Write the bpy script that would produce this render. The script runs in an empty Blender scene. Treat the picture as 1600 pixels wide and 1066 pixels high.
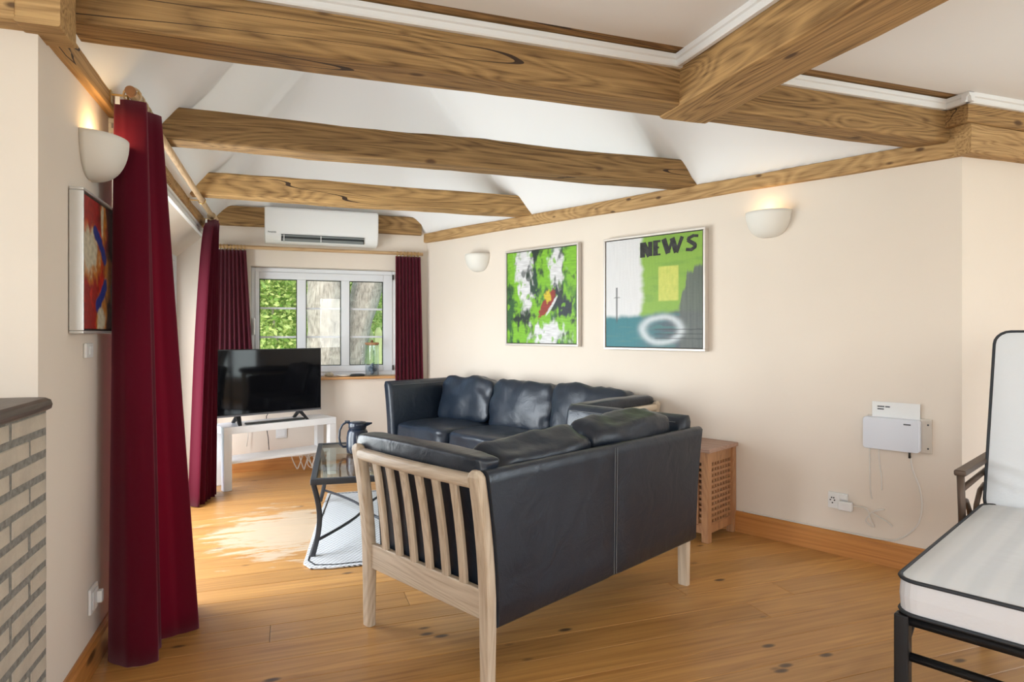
import bpy, bmesh, math, random
from mathutils import Vector, Matrix, noise
SC = bpy.context.scene
COL = SC.collection
R = math.radians
PI = math.pi

# ------------------------------------------------------------------ camera
YAW = R(19.3)
cam = bpy.data.cameras.new('camera')
cam.sensor_width = 36.0
cam.lens = 36.0 * 1000.0 / 1600.0
cam.shift_y = -13.0 / 1600.0
cam.clip_start = 0.05
cam_o = bpy.data.objects.new('camera', cam)
COL.objects.link(cam_o)
cam_o.location = (0, 0, 1.12)
cam_o.rotation_euler = (PI / 2, 0, -YAW)
SC.camera = cam_o

# ------------------------------------------------------------------ sky, daylight, exposure
w = bpy.data.worlds.new('sky')
SC.world = w
w.use_nodes = True
nt = w.node_tree
bg = nt.nodes['Background']
sky = nt.nodes.new('ShaderNodeTexSky')
sky.sky_type = 'NISHITA'
sky.sun_disc = False
sky.sun_elevation = R(48)
sky.sun_rotation = R(200)
sky.air_density = 1.0
sky.dust_density = 3.0
nt.links.new(sky.outputs[0], bg.inputs[0])
bg.inputs[1].default_value = 0.55


def daylight(name, loc, rot, sx, sy, power, col=(0.85, 0.935, 1.0)):
    """soft daylight from an area lamp outside a glazed opening"""
    l = bpy.data.lights.new(name, 'AREA')
    l.shape = 'RECTANGLE'
    l.size = sx
    l.size_y = sy
    l.energy = power
    l.color = col
    o = bpy.data.objects.new(name, l)
    COL.objects.link(o)
    o.location = loc
    o.rotation_euler = rot
    return o


daylight('daylight_garden_door', (-0.98, 3.76, 0.88), (0, R(-90), 0), 1.6, 1.92, 98, (0.92, 0.965, 1.0))
daylight('daylight_rear_window_a', (0.90, -2.94, 1.325), (R(90), 0, 0), 0.6, 1.1, 9)
daylight('daylight_rear_window_b', (2.90, -2.94, 1.15), (R(90), 0, 0), 1.6, 1.6, 22)
daylight('fill_added_rear_window_c', (-1.70, -2.94, 1.15), (R(90), 0, 0), 1.6, 1.6, 48)  # lamp of an unseen rear window, put in to light the room
daylight('fill_added_left_window', (-3.54, -0.9, 1.15), (0, R(-90), 0), 1.6, 2.0, 76)  # lamp of an unseen window, added to brighten the right wall
daylight('daylight_side_window', (4.64, -0.4, 1.15), (0, R(90), 0), 1.6, 2.0, 60)

SC.view_settings.view_transform = 'Standard'
SC.view_settings.look = 'None'
SC.view_settings.gamma = 1.0
SC.view_settings.use_curve_mapping = False
SC.view_settings.exposure = 0.28

# ------------------------------------------------------------------ room frame helpers
K2 = math.sqrt(2.0)
CW, SW = math.cos(YAW), math.sin(YAW)


def rs(r, q, z=0.0):
    """point from r (along the slanting right wall, towards the front) and q (towards that wall)"""
    lat, dep = (r + q) / K2, (q - r) / K2
    return Vector((lat * CW + dep * SW, -lat * SW + dep * CW, z))


ROT_RW = -PI / 4 - YAW       # local x along the right wall, local y into it
ROT_NEAR = ROT_RW - PI / 2   # near sofa
WALL_Q = 3.458


# ------------------------------------------------------------------ materials
def newmat(name):
    m = bpy.data.materials.new(name)
    m.use_nodes = True
    return m, m.node_tree, m.node_tree.nodes['Principled BSDF']


def node(nt, kind, **kw):
    n = nt.nodes.new(kind)
    for k, v in kw.items():
        setattr(n, k, v)
    return n


def ramp(nt, stops):
    n = nt.nodes.new('ShaderNodeValToRGB')
    e = n.color_ramp.elements
    e[0].position, e[0].color = stops[0][0], (*stops[0][1], 1)
    e[1].position, e[1].color = stops[-1][0], (*stops[-1][1], 1)
    for p, c in stops[1:-1]:
        x = e.new(p)
        x.color = (*c, 1)
    return n


def mixc(nt, mode='MIX'):
    n = nt.nodes.new('ShaderNodeMix')
    n.data_type = 'RGBA'
    n.blend_type = mode
    return n


def plain(name, col, rough=0.5, metal=0.0, bump=0.0, bscale=60.0, var=0.0, vscale=3.0, spec=0.5, coat=0.0):
    m, nt, b = newmat(name)
    b.inputs['Base Color'].default_value = (*col, 1)
    b.inputs['Roughness'].default_value = rough
    b.inputs['Metallic'].default_value = metal
    b.inputs['Specular IOR Level'].default_value = spec
    b.inputs['Coat Weight'].default_value = coat
    tc = node(nt, 'ShaderNodeTexCoord')
    if bump:
        n = node(nt, 'ShaderNodeTexNoise')
        n.inputs['Scale'].default_value = bscale
        n.inputs['Detail'].default_value = 4
        nt.links.new(tc.outputs['Object'], n.inputs['Vector'])
        bp = node(nt, 'ShaderNodeBump')
        bp.inputs['Strength'].default_value = bump
        bp.inputs['Distance'].default_value = 0.01
        nt.links.new(n.outputs['Fac'], bp.inputs['Height'])
        nt.links.new(bp.outputs[0], b.inputs['Normal'])
    if var:
        n = node(nt, 'ShaderNodeTexNoise')
        n.inputs['Scale'].default_value = vscale
        n.inputs['Detail'].default_value = 5
        nt.links.new(tc.outputs['Object'], n.inputs['Vector'])
        r_ = ramp(nt, [(0.3, tuple(c * (1 - var) for c in col)), (0.7, tuple(min(1, c * (1 + var)) for c in col))])
        nt.links.new(n.outputs['Fac'], r_.inputs[0])
        nt.links.new(r_.outputs[0], b.inputs['Base Color'])
    return m


def wood(name, dark, light, axis='X', along=0.7, across=10.0, rough=0.6, knots=0.0, bump=0.3, knot_col=(0.08, 0.035, 0.012),
         vary=0.12, coat=0.0, use_pos=False, fine=1.0, kscale=(0.9, 4.0), wear_and_light=False, rings=24.0, cracks=0.0, ksel=0.45):
    m, nt, b = newmat(name)
    L = nt.links.new
    b.inputs['Roughness'].default_value = rough
    b.inputs['Coat Weight'].default_value = coat
    b.inputs['Coat Roughness'].default_value = 0.22
    if use_pos:
        src = node(nt, 'ShaderNodeNewGeometry').outputs['Position']
    else:
        src = node(nt, 'ShaderNodeTexCoord').outputs['Object']
    oi = node(nt, 'ShaderNodeObjectInfo')
    mul = node(nt, 'ShaderNodeMath', operation='MULTIPLY')
    mul.inputs[1].default_value = 37.0
    L(oi.outputs['Random'], mul.inputs[0])
    add = node(nt, 'ShaderNodeVectorMath', operation='ADD')
    L(src, add.inputs[0])
    L(mul.outputs[0], add.inputs[1])
    ai = 'XYZ'.index(axis)

    def mapped(al, ac):
        mp = node(nt, 'ShaderNodeMapping')
        s = [ac, ac, ac]
        s[ai] = al
        mp.inputs['Scale'].default_value = s
        L(add.outputs[0], mp.inputs['Vector'])
        return mp.outputs[0]

    n1 = node(nt, 'ShaderNodeTexNoise')
    n1.inputs['Scale'].default_value = 1.0
    n1.inputs['Detail'].default_value = 2
    n1.inputs['Distortion'].default_value = 0.6
    L(mapped(along * 0.7, across * 0.32), n1.inputs['Vector'])
    rg = node(nt, 'ShaderNodeMath', operation='MULTIPLY')
    rg.inputs[1].default_value = rings
    L(n1.outputs['Fac'], rg.inputs[0])
    pp = node(nt, 'ShaderNodeMath', operation='PINGPONG')
    pp.inputs[1].default_value = 0.5
    L(rg.outputs[0], pp.inputs[0])
    n2 = node(nt, 'ShaderNodeTexNoise')
    n2.inputs['Scale'].default_value = 1.0
    n2.inputs['Detail'].default_value = 5
    n2.inputs['Roughness'].default_value = 0.65
    n2.inputs['Distortion'].default_value = 0.4
    L(mapped(along * 2.2, across * 7.0), n2.inputs['Vector'])
    m1 = node(nt, 'ShaderNodeMath', operation='MULTIPLY_ADD')
    L(pp.outputs[0], m1.inputs[0])
    m1.inputs[1].default_value = 0.62 * fine
    m1.inputs[2].default_value = 0.36 - 0.15 * fine
    mx = node(nt, 'ShaderNodeMath', operation='MULTIPLY_ADD')
    L(n2.outputs['Fac'], mx.inputs[0])
    mx.inputs[1].default_value = 1.25
    mx.inputs[2].default_value = -0.38
    mxx = node(nt, 'ShaderNodeMath', operation='ADD')
    L(mx.outputs[0], mxx.inputs[0])
    L(m1.outputs[0], mxx.inputs[1])
    mx = mxx
    mid = tuple((a + c) / 2 for a, c in zip(dark, light))
    cr = ramp(nt, [(0.28, dark), (0.52, mid), (0.85, light)])
    L(mx.outputs[0], cr.inputs[0])
    col = cr.outputs[0]
    tint = mixc(nt, 'MULTIPLY')
    tint.inputs['Factor'].default_value = 1.0
    L(col, tint.inputs['A'])
    L(oi.outputs['Color'], tint.inputs['B'])
    col = tint.outputs['Result']
    if cracks:
        n4 = node(nt, 'ShaderNodeTexNoise')
        n4.inputs['Scale'].default_value = 1.0
        n4.inputs['Detail'].default_value = 1
        L(mapped(along * 0.35, across * 0.55), n4.inputs['Vector'])
        d4 = node(nt, 'ShaderNodeMath', operation='COMPARE')
        d4.inputs[1].default_value = 0.56
        d4.inputs[2].default_value = cracks
        L(n4.outputs['Fac'], d4.inputs[0])
        cm = mixc(nt)
        L(d4.outputs[0], cm.inputs['Factor'])
        L(col, cm.inputs['A'])
        cm.inputs['B'].default_value = (0.045, 0.022, 0.010, 1)
        col = cm.outputs['Result']
    hsv = node(nt, 'ShaderNodeHueSaturation')
    mr = node(nt, 'ShaderNodeMapRange')
    mr.inputs['To Min'].default_value = 1 - vary
    mr.inputs['To Max'].default_value = 1 + vary
    L(oi.outputs['Random'], mr.inputs[0])
    L(mr.outputs[0], hsv.inputs['Value'])
    L(col, hsv.inputs['Color'])
    col = hsv.outputs[0]
    if knots:
        vo = node(nt, 'ShaderNodeTexVoronoi')
        vo.inputs['Scale'].default_value = 1.0
        L(mapped(kscale[0], kscale[1]), vo.inputs['Vector'])
        kr = ramp(nt, [(0.0, (1, 1, 1)), (knots * 0.55, (0.85, 0.85, 0.85)), (knots, (0, 0, 0))])
        L(vo.outputs['Distance'], kr.inputs[0])
        sel = node(nt, 'ShaderNodeMath', operation='GREATER_THAN')
        sel.inputs[1].default_value = ksel
        sep = node(nt, 'ShaderNodeSeparateColor')
        L(vo.outputs['Color'], sep.inputs[0])
        L(sep.outputs[0], sel.inputs[0])
        km = node(nt, 'ShaderNodeMath', operation='MULTIPLY')
        L(kr.outputs[0], km.inputs[0])
        L(sel.outputs[0], km.inputs[1])
        mm = mixc(nt)
        L(km.outputs[0], mm.inputs['Factor'])
        L(col, mm.inputs['A'])
        mm.inputs['B'].default_value = (*knot_col, 1)
        col = mm.outputs['Result']
    if wear_and_light:   # worn varnish by the garden door, paled further by daylight painted into the colour
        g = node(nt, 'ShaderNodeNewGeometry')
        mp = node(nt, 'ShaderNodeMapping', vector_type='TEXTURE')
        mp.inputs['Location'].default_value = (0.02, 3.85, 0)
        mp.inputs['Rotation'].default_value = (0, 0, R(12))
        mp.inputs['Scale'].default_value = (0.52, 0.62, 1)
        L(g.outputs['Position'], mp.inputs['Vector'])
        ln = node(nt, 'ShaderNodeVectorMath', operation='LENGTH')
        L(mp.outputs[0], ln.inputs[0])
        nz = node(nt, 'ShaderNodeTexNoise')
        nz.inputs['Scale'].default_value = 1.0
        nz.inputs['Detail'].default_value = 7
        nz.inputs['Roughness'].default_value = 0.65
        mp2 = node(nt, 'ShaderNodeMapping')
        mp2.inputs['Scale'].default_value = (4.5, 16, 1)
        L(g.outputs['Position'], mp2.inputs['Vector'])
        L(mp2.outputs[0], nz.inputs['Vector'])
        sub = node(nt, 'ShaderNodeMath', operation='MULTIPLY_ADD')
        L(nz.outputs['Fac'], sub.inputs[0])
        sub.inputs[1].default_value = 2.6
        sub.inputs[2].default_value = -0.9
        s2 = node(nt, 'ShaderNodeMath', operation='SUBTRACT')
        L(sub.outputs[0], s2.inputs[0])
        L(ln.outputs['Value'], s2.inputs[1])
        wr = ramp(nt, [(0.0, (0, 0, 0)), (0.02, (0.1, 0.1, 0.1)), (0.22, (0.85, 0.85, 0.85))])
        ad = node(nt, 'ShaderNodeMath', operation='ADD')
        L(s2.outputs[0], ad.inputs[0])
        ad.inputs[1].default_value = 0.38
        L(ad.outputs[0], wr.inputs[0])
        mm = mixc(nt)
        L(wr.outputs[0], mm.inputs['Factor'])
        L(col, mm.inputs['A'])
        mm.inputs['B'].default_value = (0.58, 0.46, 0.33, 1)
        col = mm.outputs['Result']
    L(col, b.inputs['Base Color'])
    bp = node(nt, 'ShaderNodeBump')
    bp.inputs['Strength'].default_value = bump
    bp.inputs['Distance'].default_value = 0.004
    L(mx.outputs[0], bp.inputs['Height'])
    L(bp.outputs[0], b.inputs['Normal'])
    return m


def glass_mat(name, tint=(1, 1, 1), refl=0.08):
    m, nt, b = newmat(name)
    nt.nodes.remove(b)
    tr = node(nt, 'ShaderNodeBsdfTransparent')
    tr.inputs[0].default_value = (*tint, 1)
    gl = node(nt, 'ShaderNodeBsdfGlossy')
    gl.inputs['Roughness'].default_value = 0.0
    fr = node(nt, 'ShaderNodeLayerWeight')
    pw = node(nt, 'ShaderNodeMath', operation='POWER')
    pw.inputs[1].default_value = 5.0
    nt.links.new(fr.outputs['Facing'], pw.inputs[0])
    ad = node(nt, 'ShaderNodeMath', operation='MULTIPLY_ADD')
    ad.inputs[1].default_value = 0.9
    ad.inputs[2].default_value = refl
    nt.links.new(pw.outputs[0], ad.inputs[0])
    ms = node(nt, 'ShaderNodeMixShader')
    nt.links.new(ad.outputs[0], ms.inputs[0])
    nt.links.new(tr.outputs[0], ms.inputs[1])
    nt.links.new(gl.outputs[0], ms.inputs[2])
    nt.links.new(ms.outputs[0], nt.nodes['Material Output'].inputs[0])
    return m


def cloth_mat(name, col, trans=0.2, rough=0.9):
    m, nt, b = newmat(name)
    b.inputs['Base Color'].default_value = (*col, 1)
    b.inputs['Roughness'].default_value = rough
    b.inputs['Specular IOR Level'].default_value = 0.15
    b.inputs['Sheen Weight'].default_value = 0.45
    b.inputs['Sheen Tint'].default_value = (1, 0.5, 0.6, 1)
    tc = node(nt, 'ShaderNodeTexCoord')
    n = node(nt, 'ShaderNodeTexNoise')
    n.inputs['Scale'].default_value = 220
    nt.links.new(tc.outputs['Object'], n.inputs['Vector'])
    bp = node(nt, 'ShaderNodeBump')
    bp.inputs['Strength'].default_value = 0.15
    bp.inputs['Distance'].default_value = 0.003
    nt.links.new(n.outputs['Fac'], bp.inputs['Height'])
    nt.links.new(bp.outputs[0], b.inputs['Normal'])
    t = node(nt, 'ShaderNodeBsdfTranslucent')
    t.inputs[0].default_value = (0.50, 0.040, 0.12, 1)
    ms = node(nt, 'ShaderNodeMixShader')
    ms.inputs[0].default_value = trans
    nt.links.new(b.outputs[0], ms.inputs[1])
    nt.links.new(t.outputs[0], ms.inputs[2])
    nt.links.new(ms.outputs[0], nt.nodes['Material Output'].inputs[0])
    return m


def leather_mat(name):
    m, nt, b = newmat(name)
    L = nt.links.new
    tc = node(nt, 'ShaderNodeTexCoord')
    n = node(nt, 'ShaderNodeTexNoise')
    n.inputs['Scale'].default_value = 3.0
    n.inputs['Detail'].default_value = 4
    L(tc.outputs['Object'], n.inputs['Vector'])
    cr = ramp(nt, [(0.3, (0.008, 0.014, 0.025)), (0.7, (0.013, 0.022, 0.037))])
    L(n.outputs['Fac'], cr.inputs[0])
    L(cr.outputs[0], b.inputs['Base Color'])
    b.inputs['Roughness'].default_value = 0.36
    b.inputs['Specular IOR Level'].default_value = 0.6
    n2 = node(nt, 'ShaderNodeTexNoise')
    n2.inputs['Scale'].default_value = 9.0
    n2.inputs['Detail'].default_value = 5
    n2.inputs['Distortion'].default_value = 1.2
    L(tc.outputs['Object'], n2.inputs['Vector'])
    n3 = node(nt, 'ShaderNodeTexVoronoi')
    n3.inputs['Scale'].default_value = 260.0
    L(tc.outputs['Object'], n3.inputs['Vector'])
    b1 = node(nt, 'ShaderNodeBump')
    b1.inputs['Strength'].default_value = 0.35
    b1.inputs['Distance'].default_value = 0.012
    L(n2.outputs['Fac'], b1.inputs['Height'])
    b2 = node(nt, 'ShaderNodeBump')
    b2.inputs['Strength'].default_value = 0.12
    b2.inputs['Distance'].default_value = 0.002
    L(n3.outputs['Distance'], b2.inputs['Height'])
    L(b1.outputs[0], b2.inputs['Normal'])
    L(b2.outputs[0], b.inputs['Normal'])
    return m


def paint_mat(name):
    m, nt, b = newmat(name)
    a = node(nt, 'ShaderNodeVertexColor', layer_name='paint')
    nt.links.new(a.outputs[0], b.inputs['Base Color'])
    b.inputs['Roughness'].default_value = 0.5
    tc = node(nt, 'ShaderNodeTexCoord')
    n = node(nt, 'ShaderNodeTexNoise')
    n.inputs['Scale'].default_value = 90
    nt.links.new(tc.outputs['Object'], n.inputs['Vector'])
    bp = node(nt, 'ShaderNodeBump')
    bp.inputs['Strength'].default_value = 0.3
    bp.inputs['Distance'].default_value = 0.003
    nt.links.new(n.outputs['Fac'], bp.inputs['Height'])
    nt.links.new(bp.outputs[0], b.inputs['Normal'])
    return m


M = {}
M['plaster'] = plain('cream_plaster', (0.775, 0.69, 0.60), 0.9, bump=0.12, bscale=14, var=0.025, vscale=1.5, spec=0.2)
M['ceiling'] = plain('white_plaster', (0.88, 0.88, 0.88), 0.9, bump=0.06, bscale=10, spec=0.2)
M['white'] = plain('white_paint', (0.80, 0.80, 0.80), 0.45, bump=0.05, bscale=30)
M['lacquer'] = plain('white_lacquer', (0.82, 0.83, 0.84), 0.3)
M['plastic'] = plain('white_plastic', (0.80, 0.80, 0.79), 0.35)
M['cool_plastic'] = plain('cool_white_plastic', (0.72, 0.75, 0.82), 0.35)
M['upvc'] = plain('white_window_plastic', (0.78, 0.80, 0.84), 0.35)
BD, BL = (0.125, 0.062, 0.020), (0.44, 0.260, 0.100)
M['beam_x'] = wood('old_pine_beam_across', BD, BL, 'X', 0.9, 14, 0.8, 0.15, 0.8, vary=0.04, kscale=(4.0, 9.0), cracks=0.0035, ksel=0.72)
M['beam_y'] = wood('old_pine_beam_lengthwise', BD, BL, 'Y', 0.9, 14, 0.8, 0.15, 0.8, vary=0.04, kscale=(4.0, 9.0), ksel=0.72)
M['plate_x'] = wood('yellow_pine_plate', (0.24, 0.125, 0.042), (0.56, 0.35, 0.15), 'X', 1.2, 14, 0.75, 0.2, 0.6, vary=0.05, kscale=(8.0, 18.0), ksel=0.6)
M['plate_y'] = wood('pine_plate_lengthwise', (0.22, 0.11, 0.036), (0.52, 0.31, 0.125), 'Y', 1.0, 14, 0.75, 0.18, 0.6, vary=0.05, kscale=(6.0, 14.0), ksel=0.6, cracks=0.003)
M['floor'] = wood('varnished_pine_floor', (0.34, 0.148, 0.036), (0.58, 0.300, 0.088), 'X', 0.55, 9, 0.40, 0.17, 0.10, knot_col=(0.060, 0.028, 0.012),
                  vary=0.12, coat=0.25, use_pos=True, fine=0.55, kscale=(5.0, 11.0), wear_and_light=True, rings=14.0, ksel=0.66)
M['skirting'] = wood('orange_pine_skirting', (0.36, 0.135, 0.032), (0.55, 0.24, 0.065), 'X', 0.6, 10, 0.4, 0.13, 0.1, vary=0.05, coat=0.2, fine=0.6, kscale=(2, 7))
M['pine_x'] = wood('pine_rod', (0.42, 0.24, 0.11), (0.62, 0.42, 0.23), 'X', 1, 14, 0.5, 0.1, 0.1, vary=0.03, kscale=(3, 8))
M['pine_y'] = wood('pine_rod_lengthwise', (0.42, 0.26, 0.13), (0.66, 0.47, 0.28), 'Y', 1, 14, 0.5, 0, 0.1, vary=0.03)
M['sill'] = wood('pine_sill', (0.46, 0.21, 0.07), (0.62, 0.33, 0.13), 'X', 0.8, 12, 0.4, 0, 0.1, vary=0.03)
M['oak_z'] = wood('pale_oak_upright', (0.44, 0.33, 0.225), (0.66, 0.55, 0.42), 'Z', 1.2, 14, 0.5, 0, 0.12, vary=0.08)
M['oak_y'] = wood('pale_oak_rail', (0.47, 0.36, 0.25), (0.69, 0.58, 0.45), 'Y', 1.2, 12, 0.45, 0, 0.1, vary=0.05)
M['acacia'] = wood('brown_table_wood', (0.28, 0.12, 0.05), (0.46, 0.235, 0.105), 'Z', 1.4, 16, 0.5, 0, 0.15, vary=0.06)
M['acacia_top'] = wood('greyed_table_wood', (0.27, 0.15, 0.105), (0.42, 0.27, 0.20), 'X', 1.4, 16, 0.5, 0, 0.15, vary=0.06)
M['mantel'] = wood('dark_mantel_wood', (0.045, 0.030, 0.025), (0.11, 0.08, 0.068), 'Y', 1.2, 16, 0.4, 0, 0.2, vary=0.03)
M['leather'] = leather_mat('blue_black_leather')
M['stitch'] = plain('grey_stitching', (0.16, 0.17, 0.18), 0.6)
M['curtain'] = cloth_mat('crimson_curtain', (0.100, 0.0045, 0.017), 0.34)
M['brass'] = plain('brass', (0.62, 0.42, 0.16), 0.3, metal=1.0)
M['ring_wood'] = plain('pale_ring_wood', (0.55, 0.40, 0.24), 0.45)
M['dark_wood'] = plain('rod_end_wood', (0.24, 0.12, 0.055), 0.6, var=0.2, vscale=30)
M['ceramic'] = plain('white_ceramic', (0.80, 0.77, 0.71), 0.6)
M['silver'] = plain('brushed_silver', (0.72, 0.73, 0.73), 0.38, metal=0.75, bump=0.05, bscale=120)
M['frame_pale'] = plain('champagne_frame', (0.66, 0.61, 0.56), 0.42, metal=0.35)
M['dark_edge'] = plain('dark_frame_edge', (0.028, 0.022, 0.018), 0.6)
M['paint'] = paint_mat('oil_paint')
M['ink'] = plain('charcoal_paint', (0.030, 0.030, 0.028), 0.7, bump=0.4, bscale=80, var=0.5, vscale=40)
M['print'] = plain('dark_print', (0.07, 0.075, 0.085), 0.6)
M['glass'] = glass_mat('window_glass', (1, 1, 1), 0.03)
M['table_glass'] = glass_mat('table_glass', (0.86, 0.93, 0.91), 0.05)
M['jar_glass'] = glass_mat('jar_glass', (0.95, 0.98, 0.99), 0.05)
M['black_metal'] = plain('black_metal', (0.012, 0.012, 0.013), 0.4, metal=0.3)
M['grey_metal'] = plain('dark_grey_metal', (0.045, 0.05, 0.058), 0.42, metal=0.5)
M['bronze'] = plain('brown_metal', (0.10, 0.065, 0.045), 0.45, metal=0.4)
M['screen'] = plain('black_screen', (0.004, 0.004, 0.005), 0.05, spec=0.3)
M['tv_body'] = plain('dark_tv_plastic', (0.02, 0.02, 0.022), 0.35)
M['tv_bezel'] = plain('grey_tv_bezel', (0.22, 0.21, 0.22), 0.35, metal=0.6)
M['vent'] = plain('grey_vent', (0.17, 0.19, 0.19), 0.5)
M['vent_dark'] = plain('dark_vent', (0.03, 0.035, 0.035), 0.6)
M['jug'] = plain('navy_jug_plastic', (0.012, 0.018, 0.032), 0.22)
M['cable'] = plain('white_cable', (0.74, 0.71, 0.66), 0.5)
M['black_cable'] = plain('black_cable', (0.012, 0.012, 0.012), 0.5)
M['mattress'] = plain('white_mattress_ticking', (0.74, 0.76, 0.78), 0.8, bump=0.25, bscale=25)
M['mattress_side'] = plain('grey_white_mattress_border', (0.66, 0.65, 0.655), 0.8, bump=0.1, bscale=70)
M['piping'] = plain('black_piping', (0.022, 0.026, 0.032), 0.6)
M['brick'] = plain('pale_yellow_brick', (0.52, 0.455, 0.37), 0.9, bump=0.5, bscale=60, var=0.16, vscale=9)
M['mortar'] = plain('grey_mortar', (0.25, 0.24, 0.215), 0.95, bump=0.9, bscale=90, var=0.25, vscale=60)
M['clear_plate'] = plain('beige_plate', (0.62, 0.56, 0.49), 0.3)
M['grass'] = plain('garden_grass', (0.16, 0.26, 0.06), 0.9, var=0.35, vscale=4)
M['bark'] = wood('tree_bark', (0.10, 0.09, 0.07), (0.46, 0.43, 0.36), 'Z', 5.0, 9.0, 0.95, 0, 1.0, vary=0.02, rings=5.0, fine=0.6)
M['board'] = plain('mossy_green_board', (0.36, 0.44, 0.20), 0.9, bump=0.3, bscale=20, var=0.2, vscale=8)
M['far'] = plain('hedge_green', (0.13, 0.21, 0.06), 0.95, var=0.5, vscale=5)


def leaf_mat(name, c1, c2):
    m, nt, b = newmat(name)
    g = node(nt, 'ShaderNodeNewGeometry')
    cr = ramp(nt, [(0.0, c1), (1.0, c2)])
    nt.links.new(g.outputs['Random Per Island'], cr.inputs[0])
    nt.links.new(cr.outputs[0], b.inputs['Base Color'])
    b.inputs['Roughness'].default_value = 0.5
    t = node(nt, 'ShaderNodeBsdfTranslucent')
    nt.links.new(cr.outputs[0], t.inputs[0])
    ms = node(nt, 'ShaderNodeMixShader')
    ms.inputs[0].default_value = 0.5
    nt.links.new(b.outputs[0], ms.inputs[1])
    nt.links.new(t.outputs[0], ms.inputs[2])
    nt.links.new(ms.outputs[0], nt.nodes['Material Output'].inputs[0])
    return m


M['leaf'] = leaf_mat('green_leaves', (0.20, 0.40, 0.06), (0.78, 0.86, 0.36))
M['leaf_dark'] = leaf_mat('dark_green_leaves', (0.10, 0.26, 0.04), (0.36, 0.55, 0.13))


# rug and ticking have their own patterns
def rug_mat():
    m, nt, b = newmat('white_woven_rug')
    L = nt.links.new
    b.inputs['Roughness'].default_value = 0.95
    tc = node(nt, 'ShaderNodeTexCoord')
    wv = node(nt, 'ShaderNodeTexWave', bands_direction='DIAGONAL')
    wv.inputs['Scale'].default_value = 26
    wv.inputs['Distortion'].default_value = 0.3
    L(tc.outputs['Object'], wv.inputs['Vector'])
    w2 = node(nt, 'ShaderNodeTexWave', bands_direction='Y')
    w2.inputs['Scale'].default_value = 22
    L(tc.outputs['Object'], w2.inputs['Vector'])
    mu = node(nt, 'ShaderNodeMath', operation='MULTIPLY')
    L(wv.outputs['Fac'], mu.inputs[0])
    L(w2.outputs['Fac'], mu.inputs[1])
    cr = ramp(nt, [(0.0, (0.62, 0.63, 0.64)), (0.35, (0.58, 0.59, 0.60)), (0.7, (0.12, 0.125, 0.13))])
    L(mu.outputs[0], cr.inputs[0])
    L(cr.outputs[0], b.inputs['Base Color'])
    bp = node(nt, 'ShaderNodeBump')
    bp.inputs['Strength'].default_value = 0.4
    bp.inputs['Distance'].default_value = 0.004
    L(wv.outputs['Fac'], bp.inputs['Height'])
    L(bp.outputs[0], b.inputs['Normal'])
    return m


def ticking_mat():
    m, nt, b = newmat('striped_damask_ticking')
    L = nt.links.new
    tc = node(nt, 'ShaderNodeTexCoord')
    wv = node(nt, 'ShaderNodeTexWave', bands_direction='X', wave_profile='SIN')
    wv.inputs['Scale'].default_value = 4.2
    wv.inputs['Distortion'].default_value = 0.6
    L(tc.outputs['Object'], wv.inputs['Vector'])
    cr = ramp(nt, [(0.2, (0.70, 0.73, 0.755)), (0.75, (0.76, 0.785, 0.805))])
    L(wv.outputs['Fac'], cr.inputs[0])
    L(cr.outputs[0], b.inputs['Base Color'])
    b.inputs['Roughness'].default_value = 0.6
    n = node(nt, 'ShaderNodeTexNoise')
    n.inputs['Scale'].default_value = 14
    L(tc.outputs['Object'], n.inputs['Vector'])
    bp = node(nt, 'ShaderNodeBump')
    bp.inputs['Strength'].default_value = 0.25
    bp.inputs['Distance'].default_value = 0.01
    L(n.outputs['Fac'], bp.inputs['Height'])
    L(bp.outputs[0], b.inputs['Normal'])
    return m


M['rug'] = rug_mat()
M['ticking'] = ticking_mat()


# ------------------------------------------------------------------ mesh helpers
def tag(o, label=None, cat=None, group=None, kind=None):
    if label:
        o['label'] = label
    if cat:
        o['category'] = cat
    if group:
        o['group'] = group
    if kind:
        o['kind'] = kind
    return o


def empty(name, loc, rz=0.0):
    o = bpy.data.objects.new(name, None)
    o.empty_display_size = 0.1
    COL.objects.link(o)
    o.location = loc
    o.rotation_euler = (0, 0, rz)
    return o


def link_mesh(name, me, mat, parent=None, loc=(0, 0, 0), rot=(0, 0, 0)):
    o = bpy.data.objects.new(name, me)
    COL.objects.link(o)
    if mat is not None and not me.materials:
        me.materials.append(M[mat] if isinstance(mat, str) else mat)
    o.location = loc
    o.rotation_euler = rot
    o.parent = parent
    return o


def rrect(w, h, r=0.0, seg=3):
    """rounded rectangle outline, counter-clockwise"""
    if r <= 0:
        return [(-w / 2, -h / 2), (w / 2, -h / 2), (w / 2, h / 2), (-w / 2, h / 2)]
    pts = []
    for cx, cy, a0 in ((w / 2 - r, -h / 2 + r, -90), (w / 2 - r, h / 2 - r, 0), (-w / 2 + r, h / 2 - r, 90), (-w / 2 + r, -h / 2 + r, 180)):
        for i in range(seg + 1):
            a = R(a0 + 90.0 * i / seg)
            pts.append((cx + r * math.cos(a), cy + r * math.sin(a)))
    return pts


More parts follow.
